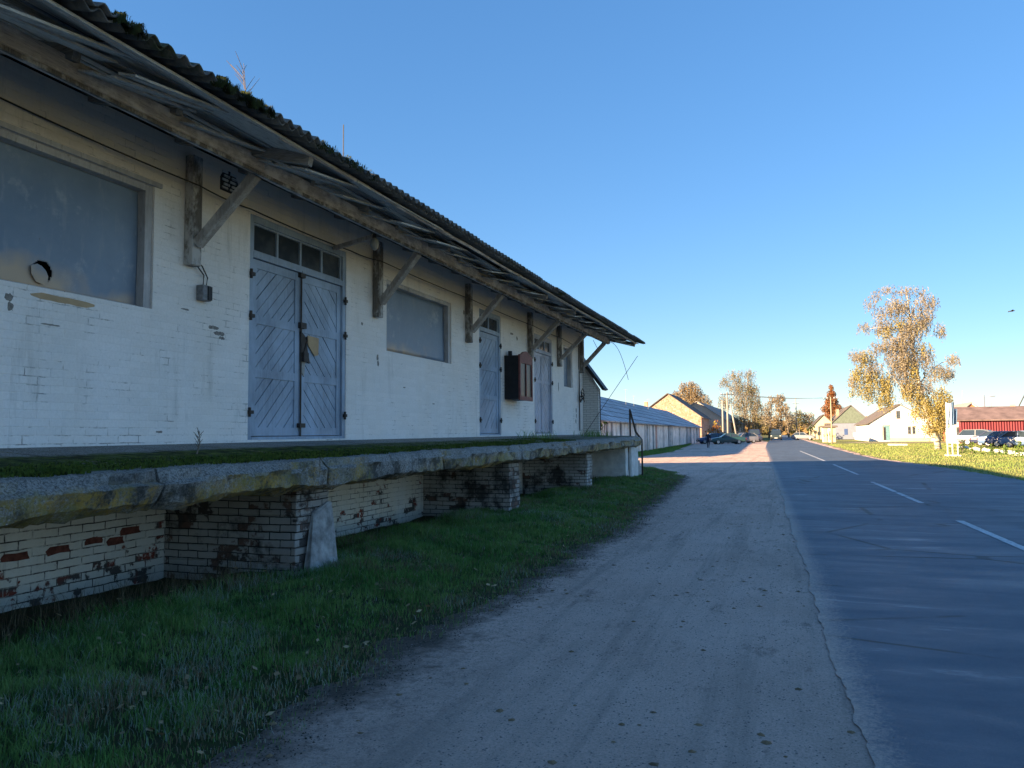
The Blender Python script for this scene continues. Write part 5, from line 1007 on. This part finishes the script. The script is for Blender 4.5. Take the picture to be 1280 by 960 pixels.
# ------------------------------------------------------------------ cars
def carpaint(name, c): return plain(name, c, .28, .04, 2, spec=.6)
M['tyre'] = plain('tyre_rubber', (.02,.02,.02), .85); M['rim'] = plain('wheel_rim', (.42,.42,.43), .35, .1, metal=.6); M['cglass'] = plain('car_glass', (.03,.045,.06), .08, .1, spec=.8); M['lampg'] = plain('lamp_lens', (.65,.65,.62), .2); M['tail'] = plain('tail_lens', (.35,.03,.02), .3); M['plate'] = plain('number_plate_blank', (.7,.7,.68), .6)
def make_car(kind, paint, label, cat='car', group=None):
    """front towards -Y, centred at the origin"""
    t_ = thing('parked_car', (0,0,0), label, cat, group)
    if kind == 'sedan': L, W, st = 4.4, 1.72, [(-2.2,.42,.62,.72),(-2.1,.28,.72,.82),(-1.5,.22,.84,.86),(-.85,.22,.92,.86),(0,.22,.94,.86),(.9,.22,.95,.86),(1.5,.22,.96,.86),(2.1,.28,.92,.82),(2.2,.45,.80,.75)]; cab = [(-.95,.92),(-.25,1.38),(.2,1.43),(.75,1.40),(1.45,.96)]
    elif kind == 'wagon': L, W, st = 4.6, 1.78, [(-2.3,.42,.66,.74),(-2.2,.28,.78,.84),(-1.6,.24,.92,.88),(-.95,.24,1.0,.89),(0,.24,1.02,.89),(1.2,.24,1.03,.89),(2.2,.28,1.02,.86),(2.3,.45,.92,.80)]; cab = [(-1.1,.99),(-.45,1.52),(.2,1.60),(1.7,1.58),(2.2,1.02)]
    elif kind == 'hatch': L, W, st = 3.9, 1.66, [(-1.95,.42,.62,.72),(-1.85,.26,.74,.81),(-1.35,.22,.86,.83),(-.8,.22,.92,.83),(.4,.22,.95,.83),(1.3,.22,.96,.83),(1.85,.26,.95,.80),(1.95,.42,.85,.76)]; cab = [(-.85,.91),(-.2,1.40),(.3,1.45),(1.2,1.40),(1.8,.96)]
    else: L, W, st = 4.9, 1.9, [(-2.45,.42,.9,.82),(-2.35,.28,1.02,.92),(-1.7,.26,1.16,.94),(-1,.26,1.22,.95),(1,.26,1.24,.95),(2.35,.28,1.24,.93),(2.45,.45,1.15,.90)]; cab = [(-1.45,1.19),(-.8,1.88),(.2,1.96),(2.0,1.93),(2.35,1.24)]
    mb = MB(); V = []; k = 9
    for y, zb, zt, hw in st:
        V += [(-hw*.82,y,zb),(-hw,y,zb+.10),(-hw*1.02,y,(zb+zt)/2),(-hw*.96,y,zt-.05),(-hw*.86,y,zt),(0,y,zt+.03),(hw*.86,y,zt),(hw*.96,y,zt-.05),(hw*1.02,y,(zb+zt)/2),(hw,y,zb+.10),(hw*.82,y,zb)]
    k = 11; F_ = []
    for j in range(len(st)-1):
        for i in range(k): a = j*k+i; b_ = j*k+(i+1) % k; F_.append((a, b_, b_+k, a+k))
    F_ += [tuple(range(k)), tuple((len(st)-1)*k+i for i in range(k))]
    mb.v, mb.f, mb.m = V, F_, [0]*len(F_); bo = mb.build('body', paint, t_, smooth=False, bevel=.02)
    # cabin: roof skin + pillars in paint, glazing a touch inside
    wb_, wt = W/2*.93, W/2*.74; lo = .95; mb = MB(); y0c, z0c = cab[0]; y4, z4 = cab[-1]
    ztop = max(z for _, z in cab)
    def hwz(z): return wb_+(wt-wb_)*(z-z0c)/(ztop-z0c)
    n = len(cab); V = [(-hwz(z),y,z) for y, z in cab]+[(hwz(z),y,z) for y, z in cab]
    mb.v = V; mb.f = [(i, i+1, n+i+1, n+i) for i in range(1, n-2)]; mb.m = [0]*len(mb.f); rf = mb.build('roof', paint, t_); s_ = rf.modifiers.new('s','SOLIDIFY'); s_.thickness = .05
    mb = MB()
    for sx in (-1, 1):
        for (ya, za), (yb_, zb_) in ((cab[0],cab[1]), (cab[-1],cab[-2])): mb.bar((sx*hwz(za),ya,za-.02),(sx*hwz(zb_),yb_,zb_), .07, .07)
        ym = (cab[1][0]+cab[-2][0])/2; mb.bar((sx*hwz(z0c),ym,z0c-.02),(sx*hwz(ztop),ym,ztop-.02), .05, .08, (0,1,0))
    mb.build('pillar', paint, t_)
    sc2 = .985
    for sx in (-1, 1):
        mb = MB(); vs = [(sx*hwz(z)*sc2, y, z-.01) for y, z in cab]; mb.add(vs, [tuple(range(n))]); g = mb.build('side_window', M['cglass'], t_)
    for (ya, za), (yb_, zb_), nm in ((cab[0],cab[1],'windscreen'), (cab[-1],cab[-2],'rear_window')):
        mb = MB(); mb.add([(-hwz(za)*sc2,ya,za),(hwz(za)*sc2,ya,za),(hwz(zb_)*sc2,yb_,zb_-.01),(-hwz(zb_)*sc2,yb_,zb_-.01)], [(0,1,2,3)]); mb.build(nm, M['cglass'], t_)
    for sx in (-1, 1):
        for yy in (-L*.31, L*.29):
            mb = MB(); R_ = .31; mb.tube([(sx*(W/2-.20),yy,R_),(sx*(W/2+.005),yy,R_)], R_, 18); wo = mb.build('wheel', M['tyre'], t_); mb = MB(); mb.tube([(sx*(W/2),yy,R_),(sx*(W/2+.012),yy,R_)], .19, 14); mb.build('rim', M['rim'], wo)
        y_ = st[0][0]; mb = MB(); zz = st[0][2]-.10; mb.box(sx*W*.40-.14, sx*W*.40+.10, y_-.02, y_+.06, zz-.03, zz+.09); mb.build('headlight', M['lampg'], t_)
        y_ = st[-1][0]; zz = st[-1][2]-.16; mb = MB(); mb.box(sx*W*.40-.10, sx*W*.40+.10, y_-.06, y_+.02, zz-.02, zz+.14); mb.build('tail_light', M['tail'], t_)
        mb = MB(); mb.box(sx*(W/2-.02), sx*(W/2+.14), cab[0][0]+.18, cab[0][0]+.26, z0c, z0c+.12); mb.build('mirror', paint, t_)
    mb = MB(); mb.box(-W*.47,W*.47,st[0][0]-.05,st[0][0]+.06,.36,.52); mb.build('front_bumper', M['black'], t_, bevel=.02); mb = MB(); mb.box(-W*.47,W*.47,st[-1][0]-.06,st[-1][0]+.05,.36,.54); mb.build('rear_bumper', M['black'], t_, bevel=.02)
    mb = MB(); mb.box(-.26,.26,st[0][0]-.065,st[0][0]-.045,.40,.50); mb.build('number_plate', M['plate'], t_)
    return t_
def put(t_, px, py, rz, name=None):
    p = gnd(px, py); t_.location = (p.x, p.y, 0); t_.rotation_euler = (0, 0, math.radians(rz)); return t_
P_dg, P_bl, P_nv, P_sv, P_lb, P_gr = carpaint('dark_green_paint',(.025,.07,.075)), carpaint('blue_paint',(.03,.06,.16)), carpaint('navy_paint',(.02,.03,.09)), carpaint('silver_paint',(.13,.145,.165)), carpaint('light_blue_paint',(.09,.16,.30)), carpaint('grey_paint',(.22,.22,.24))
GL, GRt = 'cars parked on the left of the road', 'cars parked on the right behind the young conifers'
def putY(t_, px, Y, rz): p = at(px, 541, Y); t_.location = (p.x, Y, 0); t_.rotation_euler = (0,0,math.radians(rz)); return t_
putY(make_car('sedan', P_dg, 'dark green sedan side on, nearest of the cars left of the road', group=GL), 909, 103, -72)
putY(make_car('hatch', P_gr, 'grey hatchback parked just behind the dark green sedan', group=GL), 929, 112, -60)
putY(make_car('sedan', P_sv, 'silver sedan parked between the grey hatchback and the blue van', group=GL), 934, 122, -50)
putY(make_car('van', P_nv, 'dark blue van standing tallest in the left row of cars', cat='van', group=GL), 943, 128, 0)
c_ = make_car('hatch', P_bl, 'small blue car half hidden at the front of the left row', group=GL); putY(c_, 890, 107, -70)
tk = putY(make_car('van', carpaint('dark_van_paint',(.03,.045,.05)), 'dark van facing the camera at the far end of the road', cat='van'), 970, 148, 0)
putY(make_car('hatch', P_gr, 'distant pale grey car by the roadside bushes on the right'), 1004, 150, 80)
p5 = (P_sv, P_lb, P_bl, P_lb, P_nv)
def put2(t_, px, py, rz): return put(t_, px, py, rz)
putY(make_car('wagon', P_sv, 'silver estate car at the left end of the right row, side on', group=GRt), 1230, 90, 66)
putY(make_car('sedan', P_nv, 'dark blue sedan right behind the silver estate car', group=GRt), 1247, 86, 60)
putY(make_car('sedan', P_lb, 'light blue sedan in the middle of the right row', group=GRt), 1258, 82, 60)
putY(make_car('sedan', P_bl, 'mid blue sedan second from the right picture edge', group=GRt), 1270, 79, 60)
putY(make_car('hatch', P_lb, 'pale blue hatchback cut by the right picture edge', group=GRt), 1284, 75, 60)
# ------------------------------------------------------------------ person
def person(loc, h, rz):
    t_ = thing('person', loc, 'person in dark jacket and trousers walking on the dirt beside the garages', 'person', rz=rz)
    J = {'pel':(0,0,.53),'chest':(0,-.01,.72),'neck':(0,-.01,.84),'head0':(0,-.02,.885),'head1':(0,-.025,.945),
         'sl':(-.105,0,.80),'el':(-.145,.02,.64),'wl':(-.15,-.03,.50),'hl':(-.15,-.045,.45),'sr':(.105,0,.80),'er':(.145,-.01,.64),'wr':(.15,-.05,.50),'hr':(.15,-.06,.45),
         'hipl':(-.05,0,.50),'kl':(-.055,-.05,.28),'al':(-.055,.0,.04),'tl':(-.055,-.08,.015),'hipr':(.05,0,.50),'kr':(.055,-.01,.28),'ar':(.06,.09,.05),'tr':(.06,.02,.015)}
    R_ = {'pel':.085,'chest':.10,'neck':.034,'head0':.048,'head1':.052,'sl':.045,'el':.033,'wl':.025,'hl':.022,'sr':.045,'er':.033,'wr':.025,'hr':.022,'hipl':.062,'kl':.043,'al':.03,'tl':.022,'hipr':.062,'kr':.043,'ar':.03,'tr':.022}
    E_ = [('pel','chest'),('chest','neck'),('neck','head0'),('head0','head1'),('chest','sl'),('sl','el'),('el','wl'),('wl','hl'),('chest','sr'),('sr','er'),('er','wr'),('wr','hr'),('pel','hipl'),('hipl','kl'),('kl','al'),('al','tl'),('pel','hipr'),('hipr','kr'),('kr','ar'),('ar','tr')]
    nm = list(J); me = bpy.data.meshes.new('body'); me.from_pydata([Vector(J[k])*h for k in nm], [(nm.index(a), nm.index(b_)) for a, b_ in E_], [])
    o = bpy.data.objects.new('body', me); COL.objects.link(o); o.parent = t_
    sk = o.modifiers.new('skin','SKIN'); 
    for i, k in enumerate(nm): me.skin_vertices[0].data[i].radius = (R_[k]*h, R_[k]*h*.8); me.skin_vertices[0].data[i].use_root = (k == 'pel')
    sb = o.modifiers.new('sub','SUBSURF'); sb.levels = sb.render_levels = 2
    dg = bpy.context.evaluated_depsgraph_get(); ev = o.evaluated_get(dg); me2 = bpy.data.meshes.new_from_object(ev); o.modifiers.clear(); o.data = me2; me2.materials.clear()
    for m_ in (plain('skin', (.42,.26,.19), .6), plain('dark_trousers', (.02,.022,.03), .9), plain('dark_jacket', (.018,.02,.035), .85), plain('shoes', (.01,.01,.01), .6)): me2.materials.append(m_)
    for p in me2.polygons:
        z = p.center.z/h; x = abs(p.center.x)/h; p.use_smooth = True
        p.material_index = 0 if z > .85 or (z < .485 and x > .12) else (3 if z < .045 else (1 if z < .49 else 2))
    bm = bmesh.new(); bmesh.ops.create_icosphere(bm, subdivisions=3, radius=.066*h)
    for v in list(bm.verts): v.co = Vector((v.co.x*.95, v.co.y*1.05, v.co.z))
    bmesh.ops.delete(bm, geom=[v for v in bm.verts if v.co.z < .1*h*.066-.02*h and v.co.y < .03*h or v.co.z < -.04*h], context='VERTS')
    me = bpy.data.meshes.new('hair'); bm.to_mesh(me); bm.free(); me.materials.append(plain('dark_hair', (.02,.015,.012), .8)); ho = bpy.data.objects.new('hair', me); ho.location = Vector((0,-.015,.935))*h; COL.objects.link(ho); ho.parent = t_
    return t_
pp = at(885,541,78); person((pp.x,pp.y,0.004), 1.6, math.radians(25))
# ------------------------------------------------------------------ bird
b = at(1264,389,50); bd = thing('bird', b, 'small dark bird gliding in the clear sky at the right', 'bird')
mb = MB(); mb.tube([b+Vector((-.16,.0,-.01)), b+Vector((-.08,0,0)), b+Vector((.06,0,.01)), b+Vector((.15,0,.02)), b+Vector((.19,0,.02))], [.012,.03,.04,.022,.005], 8); mb.build('body', M['iron'], bd, smooth=True)
for s in (-1, 1):
    mb = MB(); V = [(-.04,0,.01),(.07,0,.01),(.09,s*.18,.06),(0,s*.20,.06),(-.06,s*.46,.02),(-.02,s*.46,.02)]
    mb.add([b+Vector(v) for v in V], [(0,1,2,3),(3,2,5,4)]); o = mb.build('wing', M['iron'], bd); s_ = o.modifiers.new('s','SOLIDIFY'); s_.thickness = .008
